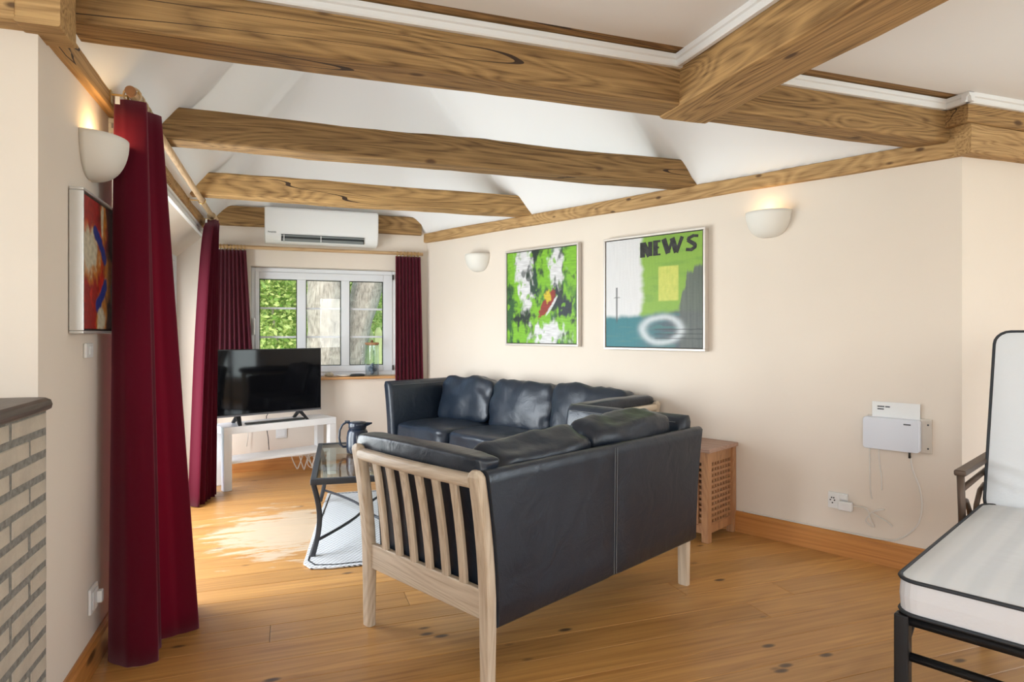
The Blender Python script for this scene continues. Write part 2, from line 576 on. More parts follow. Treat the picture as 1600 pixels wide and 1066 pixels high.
class MB:
    def __init__(s):
        s.v = []
        s.f = []

    def box(s, x0, x1, y0, y1, z0, z1, mtx=None):
        n = len(s.v)
        p = [(x0, y0, z0), (x1, y0, z0), (x1, y1, z0), (x0, y1, z0), (x0, y0, z1), (x1, y0, z1), (x1, y1, z1), (x0, y1, z1)]
        if mtx is not None:
            p = [tuple(mtx @ Vector(q)) for q in p]
        s.v += p
        s.f += [tuple(n + i for i in q) for q in ((0, 3, 2, 1), (4, 5, 6, 7), (0, 1, 5, 4), (1, 2, 6, 5), (2, 3, 7, 6), (3, 0, 4, 7))]
        return s

    def loft(s, rings, closed=False, caps=True):
        n0 = len(s.v)
        k = len(rings[0])
        for r_ in rings:
            s.v += [tuple(p) for p in r_]
        m = len(rings)
        for i in range(m if closed else m - 1):
            a, b = n0 + i * k, n0 + ((i + 1) % m) * k
            for j in range(k):
                j2 = (j + 1) % k
                s.f.append((a + j, a + j2, b + j2, b + j))
        if caps and not closed:
            s.f.append(tuple(n0 + j for j in reversed(range(k))))
            s.f.append(tuple(n0 + (m - 1) * k + j for j in range(k)))
        return s

    def tube(s, pts, r, n=8, closed=False, flat=1.0):
        pts = [Vector(p) for p in pts]
        m = len(pts)
        rings = []
        up = None
        for i, p in enumerate(pts):
            if closed:
                d = pts[(i + 1) % m] - pts[i - 1]
            else:
                d = pts[min(i + 1, m - 1)] - pts[max(i - 1, 0)]
            d.normalize()
            if up is None:
                up = Vector((0, 0, 1)) if abs(d.z) < 0.9 else Vector((1, 0, 0))
            side = d.cross(up)
            side.normalize()
            up = side.cross(d)
            rad = r[i] if isinstance(r, (list, tuple)) else r
            rings.append([p + side * (rad * math.cos(2 * PI * j / n)) + up * (rad * flat * math.sin(2 * PI * j / n)) for j in range(n)])
        return s.loft(rings, closed)

    def lathe(s, prof, n=20, c=(0, 0, 0), caps=True, sx=1.0):
        rings = [[(c[0] + sx * r_ * math.cos(2 * PI * j / n), c[1] + r_ * math.sin(2 * PI * j / n), c[2] + z) for j in range(n)] for r_, z in prof]
        return s.loft(rings, caps=caps)

    def prism(s, poly, y0, y1):
        """polygon in x,z pushed along y"""
        return s.loft([[(x, y0, z) for x, z in poly], [(x, y1, z) for x, z in poly]])

    def grid(s, fn, nu, nv):
        n0 = len(s.v)
        for j in range(nv + 1):
            for i in range(nu + 1):
                s.v.append(tuple(fn(i / nu, j / nv)))
        for j in range(nv):
            for i in range(nu):
                a = n0 + j * (nu + 1) + i
                s.f.append((a, a + 1, a + nu + 2, a + nu + 1))
        return s

    def build(s, name, mat, parent=None, smooth=False, bevel=0.0, seg=2, loc=(0, 0, 0), rot=(0, 0, 0), solid=0.0, recalc=True):
        me = bpy.data.meshes.new(name)
        me.from_pydata(s.v, [], s.f)
        if recalc:
            bm = bmesh.new()
            bm.from_mesh(me)
            bmesh.ops.recalc_face_normals(bm, faces=bm.faces)
            bm.to_mesh(me)
            bm.free()
        me.update()
        if smooth:
            me.polygons.foreach_set('use_smooth', [True] * len(me.polygons))
        o = link_mesh(name, me, mat, parent, loc, rot)
        if solid:
            md = o.modifiers.new('thickness', 'SOLIDIFY')
            md.thickness = solid
        if bevel:
            md = o.modifiers.new('bevel', 'BEVEL')
            md.width = bevel
            md.segments = seg
            md.limit_method = 'ANGLE'
            md.angle_limit = R(40)
            if smooth is False and seg > 1:
                me.polygons.foreach_set('use_smooth', [True] * len(me.polygons))
                o.modifiers.new('normals', 'WEIGHTED_NORMAL')
        return o


def cushion(name, size, mat, parent, loc, rot=(0, 0, 0), p=5.0, puff=(0, 0, 0.25), n=14, wr=0.004, seed=0.0, freq=9.0, sag=0.0):
    """soft rounded block with slightly wrinkled faces"""
    hx, hy, hz = (d / 2 for d in size)
    bm = bmesh.new()
    bmesh.ops.create_cube(bm, size=2.0)
    bmesh.ops.subdivide_edges(bm, edges=bm.edges[:], cuts=n, use_grid_fill=True)
    for v in bm.verts:
        q = v.co.copy()
        k = (abs(q.x) ** p + abs(q.y) ** p + abs(q.z) ** p) ** (1 / p)
        q /= k
        ex, ey, ez = 1 - q.x ** 2, 1 - q.y ** 2, 1 - q.z ** 2
        c = Vector((q.x * hx * (1 + puff[0] * ey * ez), q.y * hy * (1 + puff[1] * ex * ez), q.z * hz * (1 + puff[2] * ex * ey)))
        c.z -= sag * max(0, q.z) * ex * ex
        nn = noise.noise(c * freq + Vector((seed, seed * 1.7, 0))) + 0.5 * noise.noise(c * freq * 2.3 + Vector((0, seed, 3)))
        v.co = c * (1 + wr * nn / max(min(hx, hy, hz), 0.02))
    bmesh.ops.recalc_face_normals(bm, faces=bm.faces)
    me = bpy.data.meshes.new(name)
    bm.to_mesh(me)
    bm.free()
    me.polygons.foreach_set('use_smooth', [True] * len(me.polygons))
    return link_mesh(name, me, mat, parent, loc, rot)


def hewn(name, size, mat, loc, rz=0.0, seed=0.0, wob=0.006, r=0.012, parent=None, seg=36, axis='X', cham=None):
    """hand-hewn timber along x or y, uneven faces and softened arrises; cham cuts the upper corner at both ends"""
    lx, ly, lz = size
    ln, wd = (lx, ly) if axis == 'X' else (ly, lx)
    prof = []
    base = rrect(wd, lz, r, 2)
    # add points in the middle of the faces so the noise can bend them
    for i in range(len(base)):
        a, b = Vector(base[i]), Vector(base[(i + 1) % len(base)])
        prof.append(a)
        if (b - a).length > 0.05:
            for t in (0.33, 0.66):
                prof.append(a.lerp(b, t))
    rings = []
    for i in range(seg + 1):
        t = (i / seg - 0.5) * ln
        ring = []
        for a in prof:
            w_ = noise.noise(Vector((t * 1.6 + seed * 7, a.x * 6, a.y * 6 + seed))) * wob + noise.noise(Vector((t * 7 + seed * 3, a.x * 15, a.y * 15))) * wob * 0.35
            k = 1 + w_ / (max(wd, lz) / 2)
            x, z = a.x * k, a.y * k
            ring.append((t, x, z) if axis == 'X' else (x, t, z))
        rings.append(ring)
    return MB().loft(rings).build(name, mat, parent, smooth=False, loc=loc, rot=(0, 0, rz))


def simple_copy(o, parent=None, loc=None):
    c = o.copy()
    COL.objects.link(c)
    c.parent = parent
    if loc is not None:
        c.location = loc
    return c


# ================================================================== SETTING
# ---- floor of pine boards
fl = MB()
fl.box(-3.2, 4.3, -2.6, 2.05, -0.08, -0.024)
fl.box(-0.95, 3.05, 2.05, 5.6, -0.08, -0.024)
floor = tag(fl.build('floor', plain('dark_subfloor', (0.05, 0.03, 0.015), 0.9)), kind='structure')
rnd = random.Random(5)
PW = 0.145
y = -2.6
row = 0
while y < 5.56:
    y1 = min(y + PW, 5.6)
    xa, xb = (-3.2, 4.3) if y < 2.0 else (-0.94, min(3.0, (3.50 - 0.4337 * y) / 0.901 + 0.05))
    cuts = [xa]
    x = xa + rnd.uniform(0.8, 3.6)
    while x < xb - 0.6:
        cuts.append(x)
        x += rnd.uniform(2.6, 4.4)
    cuts.append(xb)
    for a, b in zip(cuts[:-1], cuts[1:]):
        dz = rnd.uniform(-0.0008, 0.0)
        g = 0.0009
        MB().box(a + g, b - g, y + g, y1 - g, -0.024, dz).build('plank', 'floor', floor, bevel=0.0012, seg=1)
    y = y1
    row += 1

# ---- walls
def wall(name, boxes, mat='plaster', loc=(0, 0, 0), rz=0.0):
    m = MB()
    for b in boxes:
        m.box(*b)
    return tag(m.build(name, mat, loc=loc, rot=(0, 0, rz)), kind='structure')


XL = -0.62
wall('wall_left', [(XL - 0.30, XL, 2.0, 2.75, 0, 2.10), (XL - 0.30, XL, 5.45, 5.57, 0, 2.10), (XL - 0.30, XL, 2.75, 5.45, 1.87, 2.10)])
wall('wall_back', [(-0.95, -0.285, 5.57, 5.87, 0, 2.2), (0.90, 1.75, 5.57, 5.87, 0, 2.2), (-0.285, 0.90, 5.57, 5.87, 0, 0.728), (-0.285, 0.90, 5.57, 5.87, 1.662, 2.2)])
wall('wall_right', [(-4.62, -0.603, 0, 0.30, 0, 2.02)], loc=rs(0, WALL_Q), rz=ROT_RW)
wall('wall_front_right', [(2.856, 4.6, 2.045, 2.34, 0, 2.16)])
wall('wall_front_left', [(-3.5, XL - 0.30, 2.0, 2.30, 0, 2.16)])
wall('wall_far_left', [(-3.5, -3.2, -2.9, -2.0, 0, 2.16), (-3.5, -3.2, 0.2, 2.0, 0, 2.16), (-3.5, -3.2, -2.0, 0.2, 0, 0.3), (-3.5, -3.2, -2.0, 0.2, 2.0, 2.16)])
wall('wall_far_right', [(4.3, 4.6, -2.9, -1.5, 0, 2.16), (4.3, 4.6, 0.7, 2.045, 0, 2.16), (4.3, 4.6, -1.5, 0.7, 0, 0.3), (4.3, 4.6, -1.5, 0.7, 2.0, 2.16)])
rw = []
xs = [-3.2, -2.5, -0.9, 0.59, 1.21, 2.1, 3.7, 4.3]
for i in range(len(xs) - 1):
    if i % 2 == 0:
        rw.append((xs[i], xs[i + 1], -2.9, -2.6, 0, 2.16))
    else:
        rw.append((xs[i], xs[i + 1], -2.9, -2.6, 0, 0.75 if i == 3 else 0.3))
        rw.append((xs[i], xs[i + 1], -2.9, -2.6, 1.9 if i == 3 else 2.0, 2.16))
wall('wall_rear', rw)

# ---- ceilings: a flat one over the front of the room, an open plastered vault over the alcove
tag(MB().box(-3.5, 4.6, -2.9, 1.985, 2.155, 2.20).build('ceiling', 'ceiling'), kind='structure')


def smin(vals, k=0.05):
    m = min(vals)
    return m - k * math.log(sum(math.exp(-(v - m) / k) for v in vals))


def vault(u, v):
    X = -0.72 + 3.75 * u
    Y = 2.10 + 3.62 * v
    q = 0.9011 * X + 0.4337 * Y
    zl = 2.044 + 1.34 * (X + 0.531)
    zr = 2.015 + 1.45 * (3.425 - q)
    zb = 2.13 + 1.05 * (5.56 - Y)
    z = smin([zl, zr, zb, 3.3], 0.06)
    for yb in (3.27, 4.47):
        z -= 0.055 * math.exp(-((Y - yb) / 0.055) ** 2) * max(0.0, min(1.0, (z - 2.06) / 0.2))
    return (X, Y, max(z, 1.990 if q > 3.0 else 1.94))


tag(MB().grid(vault, 110, 130).build('ceiling_vault', 'ceiling', smooth=True, recalc=False), kind='structure')
wall('wall_vault_front', [(-0.9, 3.2, 2.20, 2.25, 2.10, 3.6)], 'ceiling')

# ---- skirting boards
def skirting(name, L, loc, rz, h=0.115, t=0.018):
    prof = [(0, 0), (-t, 0), (-t, h - 0.02), (-t + 0.006, h - 0.012), (-t + 0.006, h - 0.006), (-t + 0.012, h), (0, h)]
    m = MB().loft([[(0, y_, z_) for y_, z_ in prof], [(L, y_, z_) for y_, z_ in prof]])
    return tag(m.build(name, 'skirting', loc=loc, rot=(0, 0, rz)), kind='structure')


skirting('baseboard_right', 3.93, rs(-4.53, WALL_Q), ROT_RW)
skirting('baseboard_front_right', 1.4, (2.86, 2.045, 0), 0)
skirting('baseboard_left', 0.74, (XL, 2.0, 0), PI / 2, h=0.10)
skirting('baseboard_left_far', 0.12, (XL, 5.45, 0), PI / 2, h=0.10)
skirting('baseboard_back', 1.74, (XL, 5.57, 0), 0, h=0.10)

# ---- cornices (white moulding under the flat ceiling) and the bare strip of old boarding beside it
def cornice(name, L, loc, rz):
    prof = [(0, 2.116), (-0.016, 2.116), (-0.020, 2.121), (-0.023, 2.136), (-0.030, 2.140), (-0.034, 2.153), (-0.034, 2.155), (0, 2.155)]
    m = MB().loft([[(0, y_, z_) for y_, z_ in prof], [(L, y_, z_) for y_, z_ in prof]])
    return tag(m.build(name, 'white', loc=loc, rot=(0, 0, rz)), kind='structure')


cornice('trim_1', 1.985, (-0.58, 2.072, 0), 0)
cornice('trim_2', 1.15, (1.632, 2.072, 0), 0)
cornice('trim_3', 4.6, (1.392, -2.55, 0), PI / 2).location.x = 1.390
bpy.data.objects['trim_3'].rotation_euler = (0, 0, PI / 2)
bpy.data.objects['trim_3'].scale = (1, -1, 1)
cornice('trim_4', 1.534, (2.751, 1.972, 0), 0)
tag(MB().box(-0.60, 1.39, 1.985, 2.08, 2.160, 2.175).build('trim_5', 'beam_x'), kind='structure')
tag(MB().box(1.63, 2.80, 1.985, 2.08, 2.160, 2.175).build('trim_6', 'beam_x'), kind='structure')
o = cornice('trim_7', 0.134, (2.785, 2.072, 0), -PI / 2)

# ---- timbers
GB = 'old pine ceiling timbers'


def timber(label, *a, tone=1.0, **k):
    o = hewn('ceiling_beam', *a, **k)
    o.color = (tone, tone * (0.5 + 0.5 * tone) ** 0.15, tone * (0.5 + 0.5 * tone) ** 0.3, 1)
    return tag(o, label, 'beam', GB)


timber('nearest pine cross beam with long crack, topped by white moulding', (3.42, 0.150, 0.185), 'beam_x', (1.105, 2.147, 2.073), seed=1)
timber('dark brown cross beam above the sofas, second from the camera', (2.90, 0.145, 0.150), 'beam_x', (0.895, 3.275, 2.057), seed=2, wob=0.009, tone=0.85)
timber('yellow pine cross beam just in front of the air conditioner', (2.44, 0.140, 0.145), 'beam_x', (0.58, 4.475, 2.056), seed=3, wob=0.008, tone=1.3)
timber('pine beam set in the wall behind the air conditioner', (1.66, 0.10, 0.155), 'beam_x', (0.27, 5.575, 2.050), seed=4)
timber('thick pine girder running from the camera to the nearest cross beam', (0.235, 4.8, 0.21), 'beam_y', (1.513, -0.19, 2.080), seed=5, axis='Y', wob=0.008, r=0.02, tone=1.2)
timber('pine wall plate over the garden door and red curtains', (0.12, 3.60, 0.125), 'plate_y', (-0.648, 3.74, 1.972), seed=6, axis='Y', wob=0.008, r=0.014)
timber('thin knotty pine wall plate along the top of the picture wall', (3.95, 0.10, 0.085), 'plate_x', tuple(rs(-2.555, 3.480, 1.952)), rz=ROT_RW, seed=7, wob=0.006, r=0.012, seg=50)
timber('short upright pine block at the top left beside the first beam', (0.10, 0.13, 0.25), 'oak_z', (-0.602, 2.0, 2.03), seed=8, axis='Y', wob=0.004, seg=4, r=0.006).data.materials[0] = M['plate_x']
timber('horizontal pine lintel above the brick chimney piece', (2.3, 0.10, 0.075), 'plate_x', (-1.80, 1.985, 1.945), seed=9)
timber('rounded log lying on the lintel above the chimney piece', (2.3, 0.16, 0.16), 'beam_x', (-1.80, 1.975, 2.060), seed=10, r=0.06, wob=0.012)
timber('upper dark beam over the corner behind the lounger', (1.6, 0.17, 0.095), 'beam_x', (3.59, 2.055, 2.088), seed=11)
timber('lower pale beam over the corner behind the lounger', (1.6, 0.14, 0.128), 'plate_x', (3.62, 2.050, 1.976), seed=12)

# ---- brick chimney piece with mantel
ch = empty('brick_chimney', (-0.60, 2.0, 0))
tag(ch, 'pale yellow brick chimney piece with dark wooden mantel at far left', 'fireplace')
MB().box(-0.95, -0.0015, -1.15, -0.002, 0.0, 0.918).build('core', 'mortar', ch)
bme = {}
rnd = random.Random(11)
course = 0.0578
for i in range(16):
    z0 = i * course - 0.005
    y_ = -0.004
    first = True
    k = 0
    while y_ > -1.12:
        ln = (0.108 if (i % 2 == 0) else 0.222) if first else 0.222
        first = False
        k += 1
        key = (round(ln, 3), rnd.randint(0, 2))
        if key not in bme:
            r2 = random.Random(hash(key) % 1000)
            m = MB()
            rings = []
            for xx in (-0.09, -0.004, 0.0):
                e = 0.0 if xx < -0.001 else 0.0035
                rings.append([(xx + r2.uniform(-.0015, .001), -ln + e + r2.uniform(-.001, .001), e), (xx, 0 - e + r2.uniform(-.001, .001), e + r2.uniform(-.001, .001)),
                              (xx + r2.uniform(-.0015, .001), 0 - e, 0.042 - e), (xx, -ln + e, 0.042 - e + r2.uniform(-.001, .001))])
            bo = m.loft(rings).build('brick', 'brick', ch, loc=(rnd.uniform(-.0005, .0015), y_, z0 + 0.008))
            bme[key] = bo.data
        else:
            link_mesh('brick', bme[key], 'brick', ch, (rnd.uniform(-.0005, .0015), y_, z0 + 0.008))
        y_ -= ln + 0.013
# mantel with a rounded front corner
prof = []
mp_ = []
for a in range(0, 91, 15):
    mp_.append((0.012 - 0.06 + 0.06 * math.cos(R(a)), 0.0 - 0.03 + 0.03 * math.sin(R(a))))
outline = [(-1.0, -1.22), (0.012, -1.22)] + mp_ + [(-1.0, 0.0)]
rings = []
for z_, ins in ((0.918, 0.012), (0.924, 0.002), (0.934, 0.0), (0.946, 0.003), (0.952, 0.012)):
    rings.append([(x_ + 0.01 - (ins if x_ > -0.9 else 0), y_ - (ins if y_ > -0.5 else 0) - 0.002, z_) for x_, y_ in outline])
MB().loft(rings).build('mantel', 'mantel', ch, smooth=False)

# ---- window in the back wall
wn = tag(empty('window_1', (0, 5.685, 0)), kind='structure')
m = MB()
X0, X1, Z0, Z1 = -0.284, 0.899, 0.75, 1.66
m.box(X0, X0 + 0.03, 0, 0.07, Z0, Z1).box(X1 - 0.03, X1, 0, 0.07, Z0, Z1).box(X0 + 0.03, X1 - 0.03, 0, 0.07, Z1 - 0.035, Z1).box(X0 + 0.03, X1 - 0.03, 0, 0.07, Z0, Z0 + 0.035)
m.build('frame', 'upvc', wn, bevel=0.004)
glz = [(-0.223, 0.072), (0.144, 0.432), (0.502, 0.791)]
GZ0, GZ1 = 0.838, 1.566
m = MB()
m.box(X0 + 0.03, glz[0][0], -0.012, 0.055, Z0 + 0.035, Z1 - 0.035)
m.box(glz[2][1], X1 - 0.03, -0.012, 0.055, Z0 + 0.035, Z1 - 0.035)
m.box(glz[0][1], glz[1][0], -0.012, 0.055, GZ0, GZ1)
m.box(glz[1][1], glz[2][0], -0.012, 0.055, GZ0, GZ1)
m.box(glz[0][0], glz[2][1], -0.012, 0.055, GZ1, Z1 - 0.035)
m.box(glz[0][0], glz[2][1], -0.012, 0.055, Z0 + 0.035, GZ0)
sash = m.build('sash', 'upvc', wn, bevel=0.004)
for a, b in glz:
    MB().box(a, b, 0.026, 0.030, GZ0, GZ1).build('pane', 'glass', wn)
    g = MB()
    g.box(a, a + 0.006, 0.008, 0.026, GZ0, GZ1).box(b - 0.006, b, 0.008, 0.026, GZ0, GZ1).box(a, b, 0.008, 0.026, GZ0, GZ0 + 0.006).box(a, b, 0.008, 0.026, GZ1 - 0.006, GZ1)
    g.build('gasket', 'dark_edge', wn)
    for zz in (1.075, 1.317):
        MB().box(a, b, 0.031, 0.042, zz, zz + 0.016).build('glazing_bar', 'upvc', wn)
MB().box(-0.268, -0.252, -0.045, -0.012, 1.10, 1.24).build('handle', 'silver', wn, bevel=0.004)
for zz in (0.79, 1.585):
    MB().box(0.868, 0.88, -0.03, -0.012, zz, zz + 0.045).build('hinge', 'dark_edge', wn, bevel=0.002)
MB().box(-0.284, 0.899, -0.175, 0.0, 0.728, 0.750).build('window_sill', 'sill', wn, bevel=0.004)

# ---- glazed garden door in the left wall
DH = 1.35
dr = tag(empty('door_1', (-0.80, 4.10, 0)), kind='structure')
m = MB()
m.box(-0.06, 0, -DH, -DH + 0.06, 0, 1.72).box(-0.06, 0, DH - 0.06, DH, 0, 1.72).box(-0.06, 0, -DH + 0.06, DH - 0.06, 1.66, 1.72)
m.build('frame', 'upvc', dr, bevel=0.004)
MB().loft([[(-0.12, y_, 1.70), (0.0, y_, 1.70), (0.178, y_, 1.862), (0.178, y_, 1.885), (-0.12, y_, 1.885)] for y_ in (-DH, DH)]).build('soffit', 'plaster', dr)
MB().box(0.172, 0.196, -DH - 0.05, DH - 0.03, 1.852, 1.872).box(0.172, 0.190, -DH - 0.05, DH - 0.03, 1.872, 1.890).box(0.172, 0.200, -DH - 0.05, DH - 0.03, 1.890, 1.908).build('casing', 'white', dr, bevel=0.003)
for i in range(3):
    a = -DH + 0.06 + i * 0.86
    lf = MB()
    b = a + 0.86
    lf.box(-0.05, -0.005, a, a + 0.09, 0.01, 1.66).box(-0.05, -0.005, b - 0.09, b, 0.01, 1.66).box(-0.05, -0.005, a + 0.09, b - 0.09, 1.57, 1.66).box(-0.05, -0.005, a + 0.09, b - 0.09, 0.01, 0.14)
    lf = lf.build('door_leaf', 'upvc', dr, bevel=0.004)
    MB().box(-0.03, -0.026, a + 0.09, b - 0.09, 0.14, 1.57).build('pane', 'glass', lf)
MB().tube([(0.0, -0.47, 0.85), (0.045, -0.47, 0.85), (0.045, -0.57, 0.85)], 0.008, 8).build('handle', 'silver', dr, smooth=True)

# ---- unseen windows behind and beside the camera, put in to light the room
def back_window(name, w_, h_, loc, rz, leaves):
    e = tag(empty(name, loc, rz), kind='structure')
    m = MB()
    m.box(-w_ / 2, -w_ / 2 + 0.05, -0.03, 0.03, 0, h_).box(w_ / 2 - 0.05, w_ / 2, -0.03, 0.03, 0, h_).box(-w_ / 2 + 0.05, w_ / 2 - 0.05, -0.03, 0.03, 0, 0.06).box(-w_ / 2 + 0.05, w_ / 2 - 0.05, -0.03, 0.03, h_ - 0.06, h_)
    for i in range(1, leaves):
        x = -w_ / 2 + w_ * i / leaves
        m.box(x - 0.04, x + 0.04, -0.03, 0.03, 0.06, h_ - 0.06)
    m.build('frame', 'upvc', e, bevel=0.004)
    for i in range(leaves):
        a = -w_ / 2 + w_ * i / leaves + 0.045
        b = -w_ / 2 + w_ * (i + 1) / leaves - 0.045
        MB().box(a, b, -0.002, 0.002, 0.06, h_ - 0.06).build('pane', 'glass', e)


back_window('window_2', 0.62, 1.15, (0.90, -2.66, 0.75), 0, 1)
back_window('window_3', 1.6, 1.7, (2.90, -2.66, 0.3), 0, 2)
back_window('added_window_4', 1.6, 1.7, (-1.70, -2.66, 0.3), 0, 2)  # unseen, put in for more daylight from behind
back_window('added_window_6', 2.2, 1.7, (-3.26, -0.9, 0.3), PI / 2, 3)  # unseen, added so that its lamp reaches the right wall
back_window('window_5', 2.2, 1.7, (4.36, -0.4, 0.3), PI / 2, 3)

# ================================================================== SOFAS
def make_sofa(name, label, L, D, loc, rz, ncush, seed):
    s = tag(empty(name, loc, rz), label, 'sofa', 'black leather sofas with oak frames')
    H = 0.70

    def fl(z):
        return 0.05 * max(0.0, (z - 0.25) / 0.45) ** 1.7

    def post(x0, y0, sgn, top, wx=0.040, wy=0.052, nm='post'):
        rings = []
        zs = [z for z in (0.0, 0.02, 0.12, 0.22, 0.30, 0.38, 0.46, 0.54, 0.60, 0.65) if z < top - 0.03] + [top - 0.02, top - 0.008, top]
        for z in zs:
            k = 1.0
            if z > top - 0.01:
                k = 0.80 if z < top else 0.45
            taper = 0.86 + 0.14 * min(1, z / 0.25)
            rings.append([(x0 + sgn * fl(z) + a * k * taper, y0 + b * k * taper, z) for a, b in rrect(wx, wy, 0.012, 3)])
        return MB().loft(rings).build(nm, 'oak_z', s, smooth=False)

    hx, hy = L / 2, D / 2
    # slatted oak arm on the +x end
    post(hx - 0.02, -hy + 0.026, 1, H)
    post(hx - 0.02, hy - 0.026, 1, H)
    prof = rrect(0.046, 0.042, 0.017, 4)
    rings = []
    for i in range(13):
        t = i / 12
        y = -hy + 0.045 + (D - 0.09) * t
        bow = 0.012 * math.sin(PI * t)
        rings.append([(hx - 0.02 + fl(0.67) + a + bow, y, H - 0.036 + b) for a, b in prof])
    MB().loft(rings).build('arm_rail', 'oak_y', s)
    MB().box(hx - 0.034, hx - 0.010, -hy + 0.045, hy - 0.045, 0.225, 0.318).build('bottom_rail', 'oak_y', s, bevel=0.004)
    for i in range(6):
        t = (i + 1.0) / 7.0
        y = -hy + 0.05 + (D - 0.10) * t
        bow = 0.012 * math.sin(PI * t)
        rings = []
        for j in range(9):
            z = 0.30 + (H - 0.05 - 0.30) * j / 8
            rings.append([(hx - 0.022 + fl(z) + bow * j / 8 + a, y + b, z) for a, b in rrect(0.018, 0.034, 0.004, 1)])
        MB().loft(rings).build('slat', 'oak_z', s)
    rings = []
    for j in range(8):
        z = 0.23 + (0.64 - 0.23) * j / 7
        rings.append([(hx - 0.062 + fl(z) * 0.9 + a, b, z) for a, b in rrect(0.03, D - 0.11, 0.008, 2)])
    MB().loft(rings).build('arm_lining', 'leather', s)
    cushion('arm_pad', (0.095, D + 0.01, 0.064), 'leather', s, (hx - 0.028, -0.026, 0.706), p=6, puff=(0, 0, 0.10), n=10, wr=0.003, seed=seed)
    # leather arm on the -x end
    post(-hx + 0.03, -hy + 0.035, -1, 0.21, 0.04, 0.05, 'leg')
    post(-hx + 0.012, hy - 0.045, -1, H - 0.005, 0.036, 0.055)
    rings = []
    zs = [0.20, 0.212, 0.30, 0.40, 0.50, 0.60, 0.68, 0.72, 0.74, 0.75]
    for z in zs:
        k = 1.0 if 0.205 < z < 0.73 else (0.75 if z != 0.75 else 0.35)
        rings.append([(-hx + 0.045 - fl(z) * 0.9 + a * k, -0.012 + b * (1 if k == 1 else 0.99), z) for a, b in rrect(0.085, D - 0.04, 0.028, 4)])
    arm = MB().loft(rings).build('arm_panel', 'leather', s, smooth=True)
    MB().tube([(-hx + 0.088 - 0.045, y_, 0.722) for y_ in (-hy + 0.04, 0, hy - 0.07)], 0.0018, 5).build('seam', 'stitch', arm)
    # leather back
    rings = []
    x_l, x_r = -hx - 0.004, hx - 0.038
    zs = [0.205, 0.215, 0.28, 0.36, 0.44, 0.52, 0.60, 0.66, 0.688, 0.697, 0.70]
    for z in zs:
        th = 0.055 if 0.21 < z < 0.692 else (0.038 if z < 0.699 else 0.02)
        if z == 0.205:
            th = 0.036
        ln_ = 0.012 * (z - 0.2)
        a0, a1 = x_l - fl(z), x_r + fl(z)
        nx = 28
        ring = []
        for i in range(nx + 1):
            t = i / nx
            x = a0 + (a1 - a0) * t
            seamd = abs(t - 0.5) * (a1 - a0)
            gr = 0.004 * math.exp(-(seamd / 0.008) ** 2)
            wv = 0.004 * noise.noise(Vector((x * 3 + seed, z * 4, seed))) * (1 if 0.25 < z < 0.66 else 0.2)
            ring.append((x, hy + 0.006 + ln_ - gr + wv - (0.055 - th) / 2, z))
        ring += [(x_r + fl(z), hy + 0.006 + ln_ - th, z), (x_l - fl(z), hy + 0.006 + ln_ - th, z)]
        rings.append(ring)
    bk = MB().loft(rings).build('back_panel', 'leather', s, smooth=True)
    md = bk.modifiers.new('edge', 'EDGE_SPLIT')
    md.split_angle = R(60)
    xm = (x_l + x_r) / 2
    for dx in (-0.007, 0.007):
        MB().tube([(xm + dx, hy + 0.0065 + 0.012 * (z - 0.2), z) for z in (0.215, 0.4, 0.55, 0.69)], 0.0012, 5).build('seam', 'stitch', bk)
    # seat and cushions
    MB().box(-hx + 0.04, hx - 0.05, -hy + 0.02, hy - 0.05, 0.215, 0.30).build('seat_base', 'leather', s, bevel=0.012)
    cw = (L - 0.165) / ncush
    for i in range(ncush):
        cx = -hx + 0.088 + cw * (i + 0.5)
        cushion('seat_cushion', (cw - 0.004, D - 0.09, 0.165), 'leather', s, (cx, -0.035, 0.372), p=7, puff=(0, 0, 0.10), n=12, wr=0.004, seed=seed + i * 3.1)
        rr = random.Random(int(seed * 10) + i)
        low = ncush == 2 and i == 1    # this one has slumped
        cushion('back_cushion', (cw - 0.006, 0.155, 0.36), 'leather', s, (cx, hy - 0.145 + rr.uniform(-.012, .004) - 0.02 * low, 0.600 + rr.uniform(-0.008, 0.012) - 0.032 * low),
                (R(-13 - 9 * low + rr.uniform(-3, 2)), R(rr.uniform(-2.5, 2.5)), R(rr.uniform(-3, 3))), p=6.5, puff=(-0.02, 0.30, -0.03), n=16, wr=0.007, seed=seed + i * 5.3, freq=8, sag=-0.0)
    return s


p = rs(-1.79, 1.95)
make_sofa('leather_sofa', 'nearer black leather sofa showing its back panel and slatted oak arm', 1.24, 0.72, p, ROT_NEAR, 2, 1.3)
p = rs(-3.146, 3.090)
make_sofa('leather_sofa', 'farther black leather three-cushion sofa standing along the picture wall', 1.94, 0.67, p, ROT_RW, 3, 4.7)

# ================================================================== COFFEE TABLE, RUG, JUG
def rug():
    pts = [(0.10, 3.165), (0.19, 3.14), (1.02, 3.10), (1.10, 4.55), (0.26, 4.60), (0.17, 4.0), (0.07, 3.24)]
    m = MB()
    m.loft([[(x, y, 0.0015) for x, y in pts], [(x, y, 0.010) for x, y in pts]])
    o = m.build('rug', 'rug', bevel=0.003)
    tag(o, 'flat woven white rug with thin dark border under the glass table', 'rug')
    c = Vector((0.62, 3.85, 0))
    q = [c + (Vector((x, y, 0.0105)) - c) * 0.955 for x, y in pts]
    for v in q:
        v.z = 0.0105
    path = []
    for i in range(len(q)):
        a, b = q[i], q[(i + 1) % len(q)]
        for k in range(6):
            path.append(a.lerp(b, k / 6))
    MB().tube(path, 0.005, 5, closed=True, flat=0.4).build('border_stripe', 'black_cable', o)


